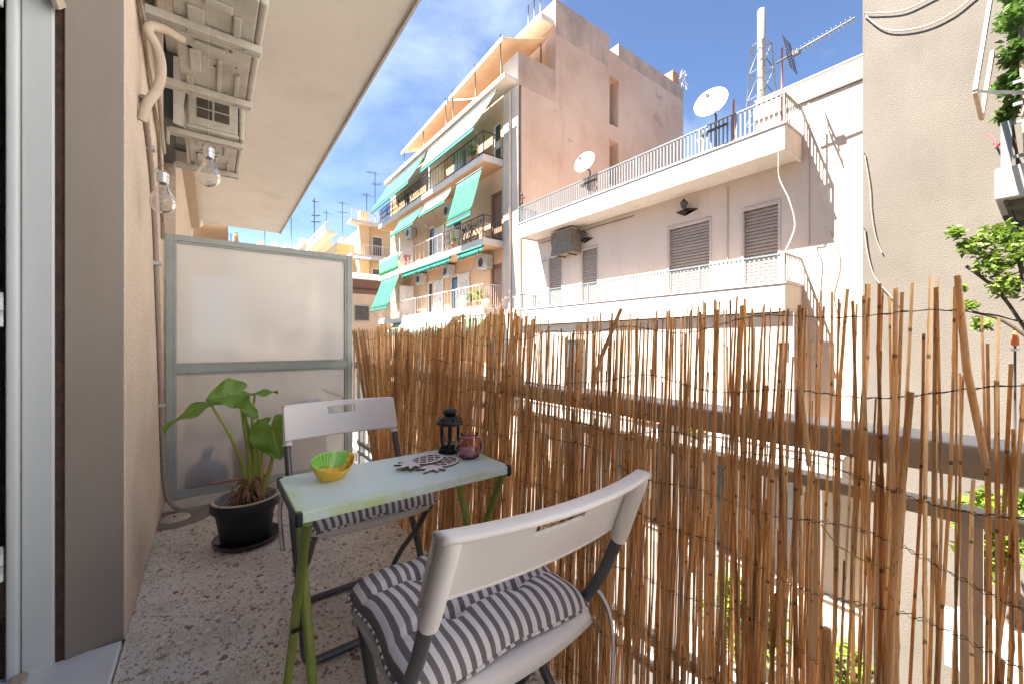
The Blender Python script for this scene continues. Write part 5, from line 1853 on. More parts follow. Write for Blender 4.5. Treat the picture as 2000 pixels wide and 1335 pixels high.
for i, (a, b, c, d) in enumerate(ph):
    brown = (a, c) in ((13.85, 5.27), (13.85, 2.46))
    f = MB()
    f.box(PB + .07, PB + .12, a, a + .07, c, d)
    f.box(PB + .07, PB + .12, b - .07, b, c, d)
    f.box(PB + .07, PB + .12, a + .071, b - .071, d - .08, d)
    wo = f.build('window', 'white_pvc' if not brown else 'door_brown', pk)
    MB().box(PB + .125, PB + .138, a, b, c, d).build('pane', 'door_brown' if brown or i % 3 == 1 else 'glass_dark', wo)
MB().box(PB - .03, PB + .01, 12.702, 13.69, ST, 12.55).build('corner_pier', 'peach_pier', pk)
MB().tube([(PB - .09, 13.15, ST), (PB - .09, 13.15, 11.2)], .05, 8).build('downpipe', 'peach_pier', pk)
s = MB()
s.box(PB + .15, 11.84, 12.70, 26.9, ST, 11.28)
s.box(11.842, 15.36, 12.702, 26.9, ST, 15.72)
s.box(15.362, 16.03, 13.4, 26.9, ST, 15.1)
s.box(16.032, 21.87, 12.703, 26.9, ST, 15.64)
for z0, z1 in ((ST, 8.6), (10.75, 11.5), (13.82, 15.05)): s.box(15.361, 16.031, 12.705, 13.399, z0, z1)
s.build('side_wall', 'pink', pk)
s = MB()
s.box(PB + .02, 11.84, 12.698, 12.95, 11.285, 12.60)
s.build('terrace_parapet', 'pink_stain', pk)
s = MB()
s.box(11.843, 15.35, 12.696, 12.7015, 14.2, 15.715)
s.box(16.04, 21.86, 12.697, 12.7025, 14.9, 15.635)
s.build('weathered_band', 'pink_stain', pk)
MB().box(15.37, 16.02, 13.385, 13.395, 11.9, 12.9).build('shaft_window', 'glass_dark', pk)
s = MB()
s.box(9.15, PB - .035, 12.72, 26.2, 11.3, 11.5)
s.build('roof_slab', 'slab', pk, bevel=.01)
MB().box(11.1, 11.84, 12.8, 16.5, 14.6, 14.85).build('upper_roof_slab', 'slab', pk, bevel=.01)
s = MB()
for y_ in (12.9, 13.3, 13.7): s.tube([(11.15, y_, 14.85), (11.15, y_, 15.75)], .02, 5)
s.bar((11.15, 12.85, 15.75), (11.15, 13.75, 15.75), .03, .03).bar((11.15, 12.85, 15.3), (11.15, 13.75, 15.3), .02, .02)
s.build('roof_railing', 'iron', pk)
MB().box(11.83, 11.841, 13.3, 24, 11.5, 14.2).build('penthouse_wall', 'peach', pk)
SL = [(8.36, 8.61), (4.98, 5.23), (2.17, 2.42), (-.85, -.6)]
for k, (z0, z1) in enumerate(SL):
    MB().box(8.8, PB - .002, 13.7, 26.3, z0, z1).build('balcony_slab', 'slab', pk, bevel=.01)
    MB().box(8.9, PB - .003, 13.8, 26.2, z0 - .006, z0 - .002).build('slab_soffit', 'slab_under', pk)
def iron_rail(y0, y1, z, m, dense):
    b = MB()
    b.bar((8.86, y0, z + .95), (8.86, y1, z + .95), .035, .03).bar((8.86, y0, z + .08), (8.86, y1, z + .08), .02, .02)
    n = int((y1 - y0) / dense)
    for i in range(n + 1):
        yy = y0 + (y1 - y0) * i / n
        b.bar((8.86, yy, z), (8.86, yy, z + .95), .012 if i % 8 else .03, .012 if i % 8 else .03)
        if dense < .15 and i % 2 == 0 and i < n:      # diagonal ornament
            b.bar((8.86, yy, z + .15), (8.86, yy + (y1 - y0) / n * 2, z + .85), .012, .012).bar((8.86, yy, z + .85), (8.86, yy + (y1 - y0) / n * 2, z + .15), .012, .012)
    return b.build('balcony_railing', m, pk)
def end_rail(y_, z, m):
    b = MB().bar((8.86, y_, z + .95), (PB, y_, z + .95), .03, .03).bar((8.86, y_, z + .08), (PB, y_, z + .08), .02, .02)
    for i in range(9): b.bar((8.9 + i * .11, y_, z), (8.9 + i * .11, y_, z + .94), .012, .012)
    b.build('balcony_railing', m, pk)
iron_rail(13.75, 19.0, 8.61, 'iron', .30)
iron_rail(19.05, 26.2, 8.61, 'iron', .12)
iron_rail(13.75, 17.3, 5.23, 'iron', .12)
iron_rail(17.35, 26.2, 5.23, 'iron_pale', .5)
iron_rail(13.75, 26.2, 2.42, 'iron_pale', .28)
for z, m in ((8.61, 'iron'), (5.23, 'iron'), (2.42, 'iron_pale')): end_rail(13.75, z, m)
# partitions and shutters on the balconies
for y_, z, h in ((23.0, 5.25, 1.9), (23.0, 2.45, 1.9), (19.0, 8.63, 1.8), (17.2, 5.25, 1.2)):
    MB().box(8.95, PB - .01, y_, y_ + .05, z, z + h).build('partition', 'white_pvc', pk)
lm = MB().box(-.015, .015, -.5, .5, 0, .05).mesh('shutter_slat', M['white_pvc'])
for y_, z in ((16.95, 2.46), (19.6, 2.46), (19.5, 5.3)):
    fr_ = MB()
    for yy in (y_ - .53, y_ + .5): fr_.box(PB - .09, PB - .05, yy, yy + .03, z, z + 1.9)
    so_ = fr_.build('shutter', 'white_pvc', pk)
    for i in range(24): inst('shutter_slat', lm, so_, (PB - .07, y_, z + .03 + i * .077), (0, .5, 0))
# awnings
def awning(y0, y1, x0, z0, x1, z1, m, label, val=.18, yb0=None, yb1=None, arms=True):
    yb0, yb1 = yb0 if yb0 is not None else y0, yb1 if yb1 is not None else y1
    t = thing('awning', label, 'awning', (x0, (y0 + y1) / 2, z0), 'green awnings of the pink block')
    def fn(u, v):
        y_ = (y0 + (y1 - y0) * u) * (1 - v) + (yb0 + (yb1 - yb0) * u) * v
        return (x0 + (x1 - x0) * v, y_, z0 + (z1 - z0) * v - .05 * sin(pi * v) - .008 * sin(14 * u) * v)
    MB().grid(fn, 14, 6).build('cloth', m, t, solid=.006)
    def vf(u, v):
        y_ = yb0 + (yb1 - yb0) * u
        sc_ = .75 + .25 * abs(sin(u * pi * max(3, (yb1 - yb0) * 4)))
        return (x1 - .01 * v, y_, z1 - .03 - val * v * sc_)
    MB().grid(vf, 48, 2).build('valance', 'awning_dark', t, solid=.006)
    fb = MB().tube([(x1, yb0 - .04, z1 - .015), (x1, yb1 + .04, z1 - .015)], .025, 6)
    fb.tube([(x0, y0 - .04, z0 + .02), (x0, y1 + .04, z0 + .02)], .035, 6)
    fb.build('front_bar', 'white_rail', t)
    if arms:
        a = MB()
        for yy in (yb0 + .05, (yb0 + yb1) / 2, yb1 - .05): a.tube([(x1 + .02, yy, z1 - .02), (min(x1 + .5, 8.88), yy, z1 - .55)], .014, 5)
        a.build('arm', 'white_rail', t)
    return t
awning(13.2, 19.4, 9.1, 10.98, 8.3, 9.50, 'awning_pale', 'long faded green awning under the roof edge of the pink block', .2, 13.6, 18.6)
awning(19.7, 25.6, 9.1, 10.95, 8.2, 9.35, 'awning', 'green awning at the farther end of the top balcony', .2, 19.9, 26.0)
awning(13.75, 15.8, 8.78, 8.0, 8.25, 6.18, 'awning', 'steep green awning over the bicycle balcony', .2)
awning(16.3, 19.2, 8.78, 7.98, 8.45, 7.42, 'awning_pale', 'half rolled pale green awning in the middle of the third floor', .15)
awning(19.4, 22.7, 8.78, 7.95, 8.25, 7.12, 'awning', 'green awning at the farther end of the third floor', .15)
def rolled(y0, y1, z, label):
    t = thing('awning', label, 'awning', (8.75, (y0 + y1) / 2, z), 'green awnings of the pink block')
    MB().tube([(8.72, y0, z), (8.72, y1, z)], .06, 8).build('roll', 'awning_dark', t)
    MB().grid(lambda u, v: (8.70, y0 + (y1 - y0) * u, z - .02 - .28 * v * (.8 + .2 * abs(sin(u * 40)))), 60, 2).build('valance', 'awning_dark', t, solid=.006)
    a = MB()
    k = 2 if y1 - y0 < 3 else 4
    for i in range(k):
        yy = y0 + .25 + (y1 - y0 - .5) * i / (k - 1)
        a.tube([(8.70, yy, z - .1), (8.25, yy + .25, z - 1.55), (8.84, yy, 3.35)], .018, 5)
    a.build('arm', 'white_rail', t)
rolled(13.6, 15.6, 4.86, 'rolled up dark green awning nearest the corner, above the lowest visible balcony')
rolled(16.3, 22.0, 4.86, 'long rolled up dark green awning above the lowest visible balcony')
awning(22.6, 25.6, 8.78, 4.9, 8.05, 3.02, 'awning', 'steep green awning at the far left end of the pink block', .12)
awning(16.2, 23.5, 8.78, 2.1, 8.2, 1.55, 'awning_pale', 'pale green awning just above the reed tops', .15)
awning(13.3, 15.4, 8.78, 2.1, 8.2, 1.6, 'awning_pale', 'short pale green awning above the reed tops near the white house', .15)
# roof canopies
for y0, y1, lab in ((12.85, 17.3, 'cream canopy over the nearer half of the roof terrace'), (17.5, 23.3, 'cream canopy over the farther half of the roof terrace')):
    t = thing('roof_canopy', lab, 'canopy', (10, (y0 + y1) / 2, 12.3), 'cream canopies on the roof terrace')
    zz = lambda y_: 12.95 - .06 * (y_ - 12.8)
    MB().grid(lambda u, v: (9.2 + 2.3 * v, y0 + (y1 - y0) * u, zz(y0 + (y1 - y0) * u) + 1.0 * v - .04 * sin(pi * v)), 10, 5).build('canopy_cloth', 'canopy', t, solid=.02)
    MB().bar((9.18, y0, zz(y0) - .03), (9.18, y1, zz(y1) - .03), .06, .16).build('front_beam', 'slab', t)
    r_ = MB()
    for y_ in (y0 + .3, (y0 + y1) / 2, y1 - .2):
        r_.tube([(9.3, y_, 11.5), (9.2, y_ - .1, zz(y_) + .25)], .022, 6)
        r_.tube([(11.4, y_, 11.4), (11.4, y_, zz(y_) + .9)], .03, 6)
    r_.build('support_rod', 'iron', t)
rp = thing('terrace_plants', 'yellow green potted plants on the roof terrace behind the stained parapet', 'plant', (11.2, 13.2, 11.5))
MB().box(10.9, 11.6, 13.05, 13.3, 11.5, 12.2).build('trough', 'terracotta', rp)
leaves(MB(), (11.2, 13.15, 12.6), (.45, .2, .4), 160, .16, 41).build('foliage', 'leaf_yellow', rp, kind='stuff')
# things on the balconies
def small_ac(y_, z, label):
    t = thing('balcony_air_conditioner', label, 'air conditioner', (PB - .2, y_, z), 'air conditioners on the pink block')
    MB().box(PB - .36, PB - .03, y_ - .40, y_ + .40, z, z + .58).build('casing', 'ac', t, bevel=.02)
    MB().lathe([(.001, 0), (.22, 0), (.22, .012), (.001, .012)], (0, 0, 0), 20).v
    f = MB()
    f.add([(PB - .365, y_ + .1 + .2 * cos(2 * pi * i / 20), z + .29 + .2 * sin(2 * pi * i / 20)) for i in range(20)], [tuple(range(20))])
    f.build('fan_grille', 'ac_dark', t)
    MB().bar((PB - .34, y_ - .25, z - .02), (PB - .002, y_ - .25, z - .02), .03, .03).bar((PB - .34, y_ + .25, z - .02), (PB - .002, y_ + .25, z - .02), .03, .03).build('bracket', 'ac', t)
small_ac(14.85, 4.30 - .1, 'air conditioner over the brown door of the lowest visible balcony')
small_ac(18.2, 4.38 - .1, 'middle air conditioner under the third floor balcony')
small_ac(21.5, 4.40 - .1, 'far left air conditioner under the third floor balcony')
small_ac(18.1, 7.30, 'air conditioner between the two awnings of the third floor')
small_ac(23.0, 7.25, 'air conditioner at the far left end of the third floor')
bi = thing('bicycle', 'dark bicycle parked on the third floor balcony behind the bars', 'bicycle', (9.2, 15.6, 5.25))
for y_ in (15.1, 16.1):
    MB().tube([(9.2, y_ + .32 * cos(a), 5.58 + .32 * sin(a)) for a in [2 * pi * i / 24 for i in range(25)]], .025, 6, False).build('wheel', 'iron', bi)
MB().tube([(9.2, 15.1, 5.58), (9.2, 15.35, 6.05), (9.2, 15.85, 6.0), (9.2, 16.1, 5.58), (9.2, 15.65, 5.55), (9.2, 15.35, 6.05)], .02, 6).tube([(9.2, 15.85, 6.0), (9.2, 15.65, 5.55), (9.2, 15.1, 5.58)], .02, 6).build('bicycle_frame', 'iron', bi)
MB().tube([(8.98, 15.3, 6.18), (9.2, 15.33, 6.1), (9.42, 15.3, 6.18)], .018, 6).build('handlebar', 'iron', bi)
MB().box(9.14, 9.26, 15.78, 16.02, 6.05, 6.1).build('saddle', 'black', bi)
wh = thing('water_heater', 'grey water heater and cupboard on the top balcony', 'heater', (9.4, 15.6, 8.63))
MB().lathe([(.001, 0), (.27, 0), (.28, .1), (.28, 1.2), (.2, 1.3), (.001, 1.32)], (9.4, 15.5, 8.63), 16).build('tank', 'grey_metal', wh)
MB().box(9.1, 9.7, 15.9, 16.6, 8.63, 9.75).build('cupboard', 'grey_metal', wh)
ct = thing('covered_table', 'white cloth covered table on the lowest visible balcony', 'table', (9.25, 15.3, 2.43))
MB().box(8.98, 9.55, 14.95, 15.75, 3.0, 3.04).build('tabletop', 'white_pvc', ct)
MB().grid(lambda u, v: (8.96, 14.93 + .84 * u, 3.05 - .5 * v + .02 * sin(30 * u) * v), 20, 3).build('cloth_drop', 'curtain', ct, solid=.01)
MB().bar((9.1, 15.1, 2.43), (9.1, 15.1, 3.0), .04, .04).bar((9.4, 15.6, 2.43), (9.4, 15.6, 3.0), .04, .04).build('leg', 'iron', ct)
cc = MB().box(8.95, 9.3, 14.0, 14.5, 5.9, 5.95)
cc.bar((8.97, 14.0, 5.24), (9.28, 14.5, 5.9), .03, .03).bar((9.28, 14.0, 5.24), (8.97, 14.5, 5.9), .03, .03)
tag(cc.build('drying_rack', 'iron_pale'), 'folding rack by the brown door on the bicycle balcony', 'rack')
for i, (y_, z, lab) in enumerate(((15.05, 2.43, 'terracotta pot plant on the lowest visible balcony, nearest the white house'), (14.4, 2.43, 'terracotta pot plant by the corner of the lowest visible balcony'),
                                  (14.9, 8.63, 'terracotta pot plant at the corner of the top balcony'), (16.4, 5.25, 'tall leafy pot plant beside the bicycle'), (22.0, 5.25, 'red flowering pot plant on the third floor'))):
    t = thing('pot_plant', lab, 'plant', (9.0, y_, z), 'pot plants on the pink block balconies')
    MB().lathe([(.001, 0), (.10, 0), (.15, .24), (.16, .25), (.16, .28), (.001, .28)], (9.0, y_, z), 14).build('pot', 'terracotta', t)
    leaves(MB(), (9.0, y_, z + .55), (.25, .3, .35), 90, .14, 50 + i).build('foliage', 'flower' if i == 4 else 'leaf_yellow', t, kind='stuff')
nt_ = MB().grid(lambda u, v: (8.83, 22.9 + 3.3 * u, 5.3 + .98 * v + .02 * sin(20 * u)), 16, 4)
nt_.grid(lambda u, v: (8.83 + .95 * u, 26.22, 5.3 + .98 * v), 4, 4)
tag(nt_.build('green_netting', 'net', solid=.01), 'green netting tied to the left end of the third floor railing', 'netting')
ra = thing('roof_aerial', 'small tangled aerial on the outer corner of the pink block roof', 'antenna', (21.6, 13.0, 15.66))
MB().box(21.1, 21.7, 12.9, 13.5, 15.66, 16.5).build('chimney_stack', 'terracotta', ra)
MB().tube([(22.2, 13.0, 15.4), (22.2, 13.0, 17.0)], .03, 6).build('mast', 'iron', ra)
e = MB()
rg = random.Random(9)
for k in range(14): e.tube([(21.7 + rg.uniform(-.2, 1.0), 12.9, 16.1 + rg.uniform(-.2, .5)), (22.3 + rg.uniform(-.3, .7), 12.95, 16.6 + rg.uniform(-.4, .5))], .02, 4)
e.build('cross_rod', 'iron_pale', ra)

# ------------------------------------------------------------------ buildings at the end of the street
bg = thing('beige_end_house', 'beige clad house with one dark window at the end of the street', 'house', (10, 32, ST))
MB().box(6.5, 16, 32.02, 37.2, ST, 4.7).build('wall', 'cream_wall', bg)
c = MB().box(-4.75, 4.75, -.01, .01, 0, .27).mesh('cladding_board', M['cream_wall'])
for i in range(17): inst('cladding_board', c, bg, (11.25, 32.0, .05 + i * .275))
f = MB().box(8.84, 10.0, 31.94, 31.985, 2.62, 2.7).box(8.84, 10.0, 31.94, 31.985, 3.8, 3.88)
f.box(8.84, 8.9, 31.94, 31.985, 2.701, 3.799).box(9.94, 10.0, 31.94, 31.985, 2.701, 3.799)
wo = f.build('window', 'screen_frame', bg)
MB().box(8.901, 9.939, 31.955, 31.98, 2.701, 3.799).build('pane', 'glass_dark', wo)
MB().box(6.6, 14, 32.0, 32.08, 4.72, 5.85).build('terrace_reed_screen', 'far_reed', bg)
MB().box(6.5, 14, 31.9, 32.1, 5.1, 5.16).build('screen_rail', 'iron', bg)
MB().bar((8.6, 31.5, 3.85), (12.6, 30.5, 3.4), .02, .02).build('line_wire', 'white_pvc', bg)
t = thing('terrace_awning', 'cream awning over the reed screened terrace at the street end', 'awning', (10, 34, 6.3))
MB().grid(lambda u, v: (8.2 + 3.2 * u + v * .6, 33 + 2 * v, 6.05 + .75 * v), 8, 4).build('cloth', 'curtain', t, solid=.02)
MB().bar((8.2, 33, 6.02), (11.4, 33, 6.02), .06, .08).build('front_bar', 'slab', t)

yb = thing('yellow_apartment_block', 'yellow apartment block with stepped balconies at the end of the street', 'building', (11, 38, ST))
MB().box(11.2, 22, 38, 52, ST, 11.6).build('wall', 'yellow_wall', yb)
MB().box(10.9, 11.7, 37.5, 38.3, ST, 12.9).build('corner_pillar', 'yellow_wall', yb)
MB().box(9.6, 11.19, 40.5, 52, ST, 10.4).build('front_wing', 'yellow_wall', yb)
s = MB()
for z in (11.6, 8.6, 5.6):
    s.box(9.9, 14.5, 36.8, 37.99, z, z + .25)
    s.box(8.7, 9.59, 40.5, 51, z - .4, z - .15)
s.build('balcony_slab', 'slab', yb)
r_ = MB()
for z in (11.85, 8.85, 5.85):
    r_.bar((9.95, 36.85, z + .9), (14.5, 36.85, z + .9), .05, .05)
    for i in range(24): r_.bar((9.95 + i * .19, 36.85, z), (9.95 + i * .19, 36.85, z + .9), .025, .025)
    r_.bar((8.75, 40.5, z + .4), (8.75, 51, z + .4), .05, .05)
    for i in range(20): r_.bar((8.75, 40.5 + i * .53, z - .4), (8.75, 40.5 + i * .53, z + .4), .04, .04)
r_.build('balcony_railing', 'iron_pale', yb)
for x_, z in ((12.6, 6.0), (12.6, 9.0), (9.9, 6.0)):
    y_ = 37.985 if x_ > 11 else 40.485
    wo = MB().box(x_ - .5, x_ + .5, y_ - .03, y_ + .01, z, z + 1.9).build('window', 'white_pvc', yb)
    MB().box(x_ - .42, x_ + .42, y_ - .05, y_ - .032, z + .08, z + 1.8).build('pane', 'glass_dark', wo)
MB().box(10.1, 14, 36.3, 37.9, 8.45, 8.5).build('sun_shade', 'curtain', yb)
for i, (y0, y1, z, x_, m, lab) in enumerate(((52.5, 66, 13.0, 9.7, 'cream_wall', 'cream apartment block behind the yellow one'), (66.5, 84, 15.2, 9.8, 'rose_wall', 'pale rose apartment block farther down the street'),
                                             (84.5, 110, 17.5, 9.6, 'pale_wall', 'pale far apartment block last in the row of roofs'), (111, 150, 23.5, 8.0, 'rose_wall', 'distant rose building where the row of roofs ends'))):
    t = thing('far_apartment_block', lab, 'building', (x_, y0, ST), 'apartment blocks far down the street')
    MB().box(x_ + .3, 30, y0, y1, ST, z).build('wall', m, t)
    s = MB()
    k = z - .6
    while k > 2:
        s.box(x_ - .9, x_ + .299, y0 + .3, y1 - .3, k, k + .22)
        s.box(x_ - .9, x_ - .82, y0 + .3, y1 - .3, k + .221, k + .9)
        k -= 3.0
    s.build('balcony_slab', 'slab', t)
    p = MB()
    for j in range(4): p.box(x_ + 1 + j * 3, x_ + 2.4 + j * 3, y0 + 1 + j * 2, y0 + 2.5 + j * 2, z, z + 1.3 + .4 * (j % 2))
    p.build('roof_hut', m, t)
    wn_ = MB()
    k = z - 2.6
    while k > 2:
        for j in range(int((y1 - y0) / 3)): wn_.box(x_ + .27, x_ + .298, y0 + 1 + j * 3, y0 + 2.1 + j * 3, k, k + 1.7)
        k -= 3.0
    wn_.build('window', 'glass_dark', t, kind='stuff')
def aerial(x_, y_, z0, z1, arms, label, th=.035):
    t = thing('rooftop_aerial', label, 'antenna', (x_, y_, z0), 'aerials on the far roofs')
    MB().tube([(x_, y_, z0), (x_, y_, z1)], th, 5).build('mast', 'iron', t)
    e = MB()
    for z, L, dx in arms:
        e.tube([(x_ - L * .3 + dx, y_, z), (x_ + L * .7 + dx, y_ - .3, z + .08)], th * .8, 4)
        for j in range(5): e.tube([(x_ - L * .3 + dx + L * j / 5, y_ - .3, z), (x_ - L * .3 + dx + L * j / 5, y_ + .3, z)], th * .6, 4)
    e.build('cross_rod', 'iron', t)
aerial(12.6, 38.6, 12.0, 17.2, ((17.0, 1.3, -.4), (16.0, .8, 0)), 'tallest thin aerial above the yellow block, by the green awning')
aerial(12.0, 39.2, 11.6, 15.2, ((15.0, 1.2, 0),), 'shorter aerial left of the tallest one on the yellow block')
aerial(11.5, 46.0, 11.6, 16.2, ((16.0, 1.3, 0), (15.0, 1.5, 0)), 'aerial pair on the cream roofs in the middle of the row')
aerial(10.6, 56.0, 13.0, 19.2, ((18.8, .7, 0), (17.0, .9, 0), (16.2, 1.0, 0)), 'dense dark aerial mast on the cream block', .06)
aerial(11.6, 54.0, 13.0, 17.4, ((17.0, 1.2, 0),), 'aerial right of the dense dark mast')
aerial(10.0, 70.0, 15.2, 22.5, ((22.0, 2.0, 0),), 'aerial on the rose block roof', .06)
aerial(8.2, 88.0, 17.5, 26.2, ((25.8, 2.6, -.6), (24.9, 1.2, 0)), 'leftmost aerial standing just above the frosted screen', .07)

# ------------------------------------------------------------------ cement building at the right
cb = thing('cement_building', 'rough beige cement wall of the building at the right edge', 'building', (8, 0, ST))
MB().box(8.0, 18, -14, 1.727, ST, 15).build('wall', 'cement', cb)
MB().box(7.0, 7.998, -1.1, .375, 2.61, 2.95).build('balcony_slab', 'concrete', cb, bevel=.012)
MB().box(7.15, 7.998, -1.1, .30, 2.52, 2.608).build('slab_beam', 'cement', cb)
MB().lathe([(.001, 0), (.025, 0), (.025, .02), (.001, .02)], (0, 0, 0), 8)
r_ = MB()
r_.box(7.03, 7.05, .255, .335, 2.952, 3.46)
r_.box(7.03, 7.05, .115, .15, 2.952, 3.9)
r_.build('rail_post', 'white_rail', cb)
r_ = MB()
for z in (3.05, 3.42, 3.62, 3.74, 3.86): r_.bar((7.04, -1.1, z), (7.04, .25, z), .02, .035)
for x_ in (7.25, 7.5, 7.75): r_.bar((x_, .30, 2.952), (x_, .30, 3.45), .02, .02)
r_.bar((7.04, .30, 3.45), (7.99, .30, 3.45), .03, .03)
k = -.05
while k > -1:
    r_.bar((7.04, k, 2.952), (7.04, k, 3.45), .03, .012)
    k -= .12
r_.build('balcony_railing', 'white_rail', cb)
st_ = MB()
for k in range(7): st_.bar((7.12 + .05 * (k % 3), .16 - .09 * k, 2.952), (7.10 + .04 * (k % 2), .19 - .09 * k, 4.1), .035, .02)
st_.build('wooden_stake', 'wood_plank', cb)
und = MB().box(7.2, 7.6, -.4, .16, 2.30, 2.5)
und.bar((7.05, .30, 2.58), (7.9, .22, 2.34), .03, .03)
und.build('bracket', 'ac_dark', cb)
tag(MB().box(7.15, 7.7, -.5, .12, 2.06, 2.28).build('planter_box', 'awning_dark', bevel=.02), 'dark green box hanging under the balcony at the right edge', 'box')
aw = thing('side_awning', 'green awning with grey side frame over the vine balcony at the right edge', 'awning', (7.5, .4, 4.8))
MB().bar((7.97, .40, 5.9), (6.35, .47, 3.62), .03, .06).build('side_frame', 'screen_frame', aw)
MB().bar((6.35, .47, 3.62), (6.55, .44, 3.40), .03, .05).bar((6.55, .44, 3.40), (7.2, .40, 4.35), .03, .06).build('hinge_arm', 'canopy', aw)
MB().bar((6.35, .47, 3.62), (7.05, .17, 3.72), .02, .03).build('brace', 'grey_metal', aw)
MB().grid(lambda u, v: (6.72 + .05 * v, .165 - 1.2 * u, 6.4 - 2.55 * v + .015 * sin(30 * u)), 20, 6).build('front_cloth', 'awning_pale', aw, solid=.008)
MB().grid(lambda u, v: (6.775, .165 - 1.2 * u, 3.845 - .22 * v), 10, 1).build('valance', 'awning', aw, solid=.008)
MB().grid(lambda u, v: (7.97 - 1.25 * v, .38 - 1.4 * u, 6.6 - .25 * v), 6, 4).build('top_cloth', 'awning', aw, solid=.008)
vn = thing('vine', 'leafy vine climbing the balcony under the green awning at the right edge', 'plant', (7.3, .25, 2.95))
MB().tube([(7.4, .22, 2.95), (7.35, .28, 3.6), (7.4, .22, 4.3), (7.3, .30, 5.2)], .02, 6).build('stem', 'bark', vn)
lv = MB()
for i, (x_, y_, z_, s_) in enumerate(((7.25, .28, 3.95, .22), (7.2, .24, 4.25, .22), (7.15, .25, 4.6, .26), (7.2, .22, 5.0, .28), (7.25, .24, 5.4, .26), (7.2, .16, 3.75, .18), (7.35, .3, 3.65, .14))):
    leaves(lv, (x_, y_, z_), (s_ * 1.2, s_ * .75, s_ * .8), 150, .11, 60 + i)
lv.build('foliage', 'leaf_vine', vn, kind='stuff')
tag(MB().tube(smooth_path([(7.05, .30, 3.3), (7.3, .38, 3.28), (7.6, .4, 3.45), (7.95, .46, 3.66)]), .012, 6).build('red_cord', 'red_cord'), 'red cord tied between the vine balcony and the cement wall', 'cord')
def wall_rope(pts, r, m, label):
    tag(MB().tube(smooth_path([(7.97, y_, z_) for y_, z_ in pts]), r, 6).build('wall_cable', m), label, 'cable')
wall_rope([(1.70, 6.03), (1.55, 5.93), (1.25, 5.78), (.9, 5.78), (.62, 5.72), (.46, 5.62)], .009, 'insul', 'upper sagging cable near the top of the cement wall')
wall_rope([(1.70, 6.0), (1.52, 5.70), (1.33, 5.53), (1.05, 5.42), (.80, 5.43), (.62, 5.52), (.46, 5.62)], .009, 'insul', 'lower sagging cable near the top of the cement wall')
wall_rope([(1.70, 3.9), (1.64, 3.4), (1.62, 3.0), (1.57, 2.6), (1.50, 2.35)], .007, 'conduit', 'thin cable hanging down the left edge of the cement wall, upper one')
wall_rope([(1.70, 2.75), (1.66, 2.35), (1.58, 2.0), (1.42, 1.72), (1.34, 1.6)], .010, 'conduit', 'thin cable curving across the lower cement wall above the reeds')

tr_ = thing('street_tree', 'leafy street tree in front of the cement wall at the right edge', 'tree', (6.6, .25, ST))
MB().tube(smooth_path([(6.6, .0, ST), (6.62, .02, -2.5), (6.55, .04, -.5), (6.6, .06, .9), (6.5, .2, 1.9)]), [.05 - .0014 * i for i in range(25)], 8).build('trunk', 'bark', tr_)
br = MB()
for a in ([(6.6, .06, .9), (6.6, .30, 1.5), (6.55, .55, 1.85)], [(6.58, .08, 1.1), (6.7, .0, 1.7), (6.7, -.05, 2.1)], [(6.6, .08, 1.0), (6.55, .3, 1.25), (6.5, .5, 1.35)]):
    br.tube(smooth_path(a), .015, 6)
br.build('branch', 'bark', tr_)
cr = MB()
for i, (x_, y_, z_, rx, ry, rz, n_) in enumerate(((6.55, .50, 2.05, .22, .16, .14, 170), (6.5, .62, 2.22, .14, .10, .09, 80), (6.6, .34, 2.15, .3, .16, .17, 200), (6.6, .38, 1.85, .3, .18, .17, 240), (6.55, .18, 1.95, .3, .18, .25, 260),
                                                  (6.6, .28, 1.6, .3, .16, .17, 230), (6.55, .52, 1.42, .12, .09, .07, 50), (6.55, .44, 1.22, .16, .11, .10, 100), (6.7, .0, 1.6, .4, .2, .4, 300), (6.55, .58, 1.62, .08, .06, .05, 18), (6.7, -.1, 2.3, .3, .25, .3, 200))):
    leaves(cr, (x_, y_, z_), (rx, ry, rz), n_, .072, 80 + i)
cr.build('crown', 'leaf_tree', tr_, kind='stuff')
pa = thing('closed_parasol', 'closed orange parasol half hidden by the street tree', 'parasol', (7.2, .24, -.6))
MB().lathe([(.006, 0), (.032, .02), (.03, .08), (.018, .15), (.004, .19)], (7.2, .24, .98), 10).build('folded_cloth', 'orange', pa)
MB().tube([(7.2, .24, -.6), (7.2, .24, 1.2)], .01, 6).build('pole', 'iron', pa)
MB().lathe([(.001, 0), (.035, 0), (.035, .03), (.001, .03)], (7.2, .24, .93), 12).build('collar', 'white_pvc', pa)
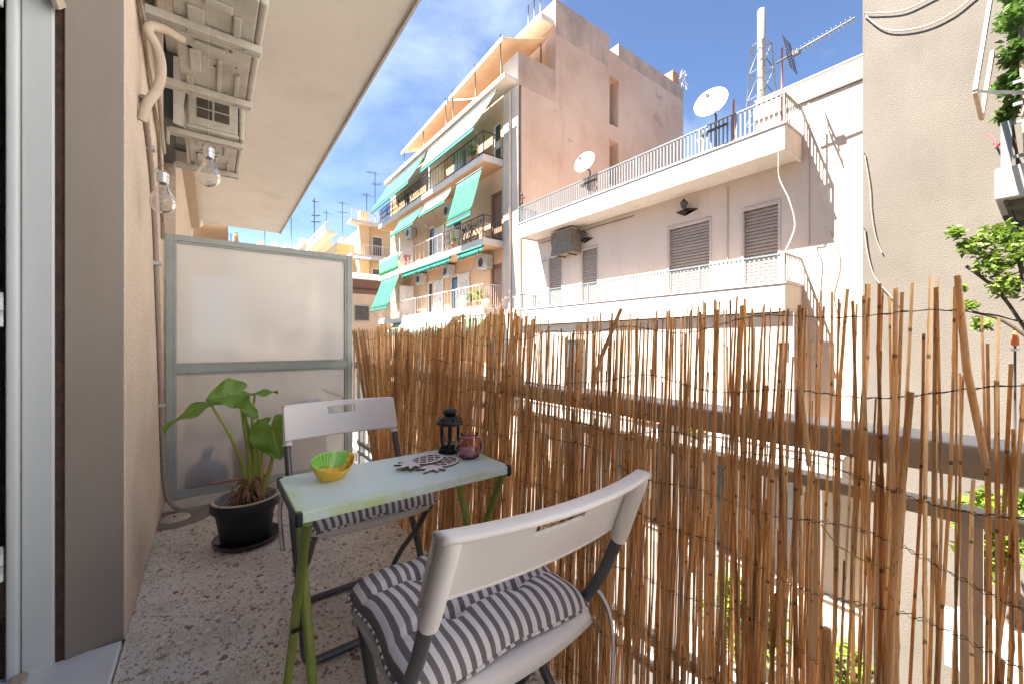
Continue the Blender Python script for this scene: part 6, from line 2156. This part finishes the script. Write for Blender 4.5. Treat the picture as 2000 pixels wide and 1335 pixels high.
# unseen house front, added to bounce sunlight onto the balcony
nh = thing('added_bounce_house', 'unseen white house front added to bounce sunlight onto the balcony', 'house', (7.3, -10, ST))
wall_x(MB(), 7.3, -26, -1.7, ST, 9.0, [(y_, y_ + 1.1, z_, z_ + 1.6) for y_ in (-4, -8, -12, -16, -20) for z_ in (-3.6, -.3, 2.8, 5.9)], .15).build('wall', 'pure_white', nh)
MB().box(7.46, 7.95, -26, -1.71, ST, 8.99).build('inner_wall', 'pure_white', nh)
MB().box(7.2, 7.97, -26.1, -1.65, 9.002, 9.2).build('cornice', 'pure_white', nh)
# lower terrace of the cement building
lt = thing('lower_terrace', 'pale lower terrace with a parapet below the street tree', 'terrace', (7.2, 0, -2.6))
MB().box(6.9, 7.998, -1.1, .75, -2.75, -2.5).build('terrace_slab', 'concrete', lt)
MB().box(6.9, 7.0, -1.1, .75, -2.498, -2.1).build('parapet', 'concrete', lt)
MB().box(7.5, 7.998, -1.1, .4, -4.7, -2.76).build('shadowed_opening', 'dark_room', lt)  # solid block, its opening's shade put into the colour
b = MB()
k = .3
while k > -1.1:
    b.bar((6.95, k, -4.6), (6.95, k, -2.76), .03, .03)
    k -= .14
b.build('iron_bar', 'iron', lt)
def shrub(c, r, n, s, seed, m, label, nm='shrub'):
    t = thing(nm, label, 'plant', (c[0], c[1], c[2] - r[2] - .2), 'shrubs below the reed fence')
    MB().tube([(c[0], c[1], c[2] - r[2] - .2), (c[0], c[1], c[2])], .03, 6).build('stem', 'bark', t)
    leaves(MB(), c, r, n, s, seed).build('foliage', m, t, kind='stuff')
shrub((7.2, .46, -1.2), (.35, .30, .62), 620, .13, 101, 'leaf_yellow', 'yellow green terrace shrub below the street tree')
shrub((7.2, .12, -.9), (.35, .25, .65), 420, .13, 102, 'leaf_tree', 'dark green terrace shrub at the right edge')
shrub((7.3, .62, -1.1), (.18, .12, .35), 120, .12, 103, 'leaf_yellow', 'small loose terrace shrub nearest the wall edge')
pl_ = MB().box(6.5, 7.4, 1.2, 4.2, ST + .131, ST + .55)
tag(pl_.build('street_planter', 'kerb', bevel=.02), 'long pale street planter at the kerb below the fence', 'planter')
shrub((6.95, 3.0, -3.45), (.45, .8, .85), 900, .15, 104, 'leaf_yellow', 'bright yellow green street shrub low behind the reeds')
shrub((6.95, 1.7, -3.6), (.4, .5, .7), 560, .15, 105, 'leaf_tree', 'green street shrub low at the right behind the reeds')
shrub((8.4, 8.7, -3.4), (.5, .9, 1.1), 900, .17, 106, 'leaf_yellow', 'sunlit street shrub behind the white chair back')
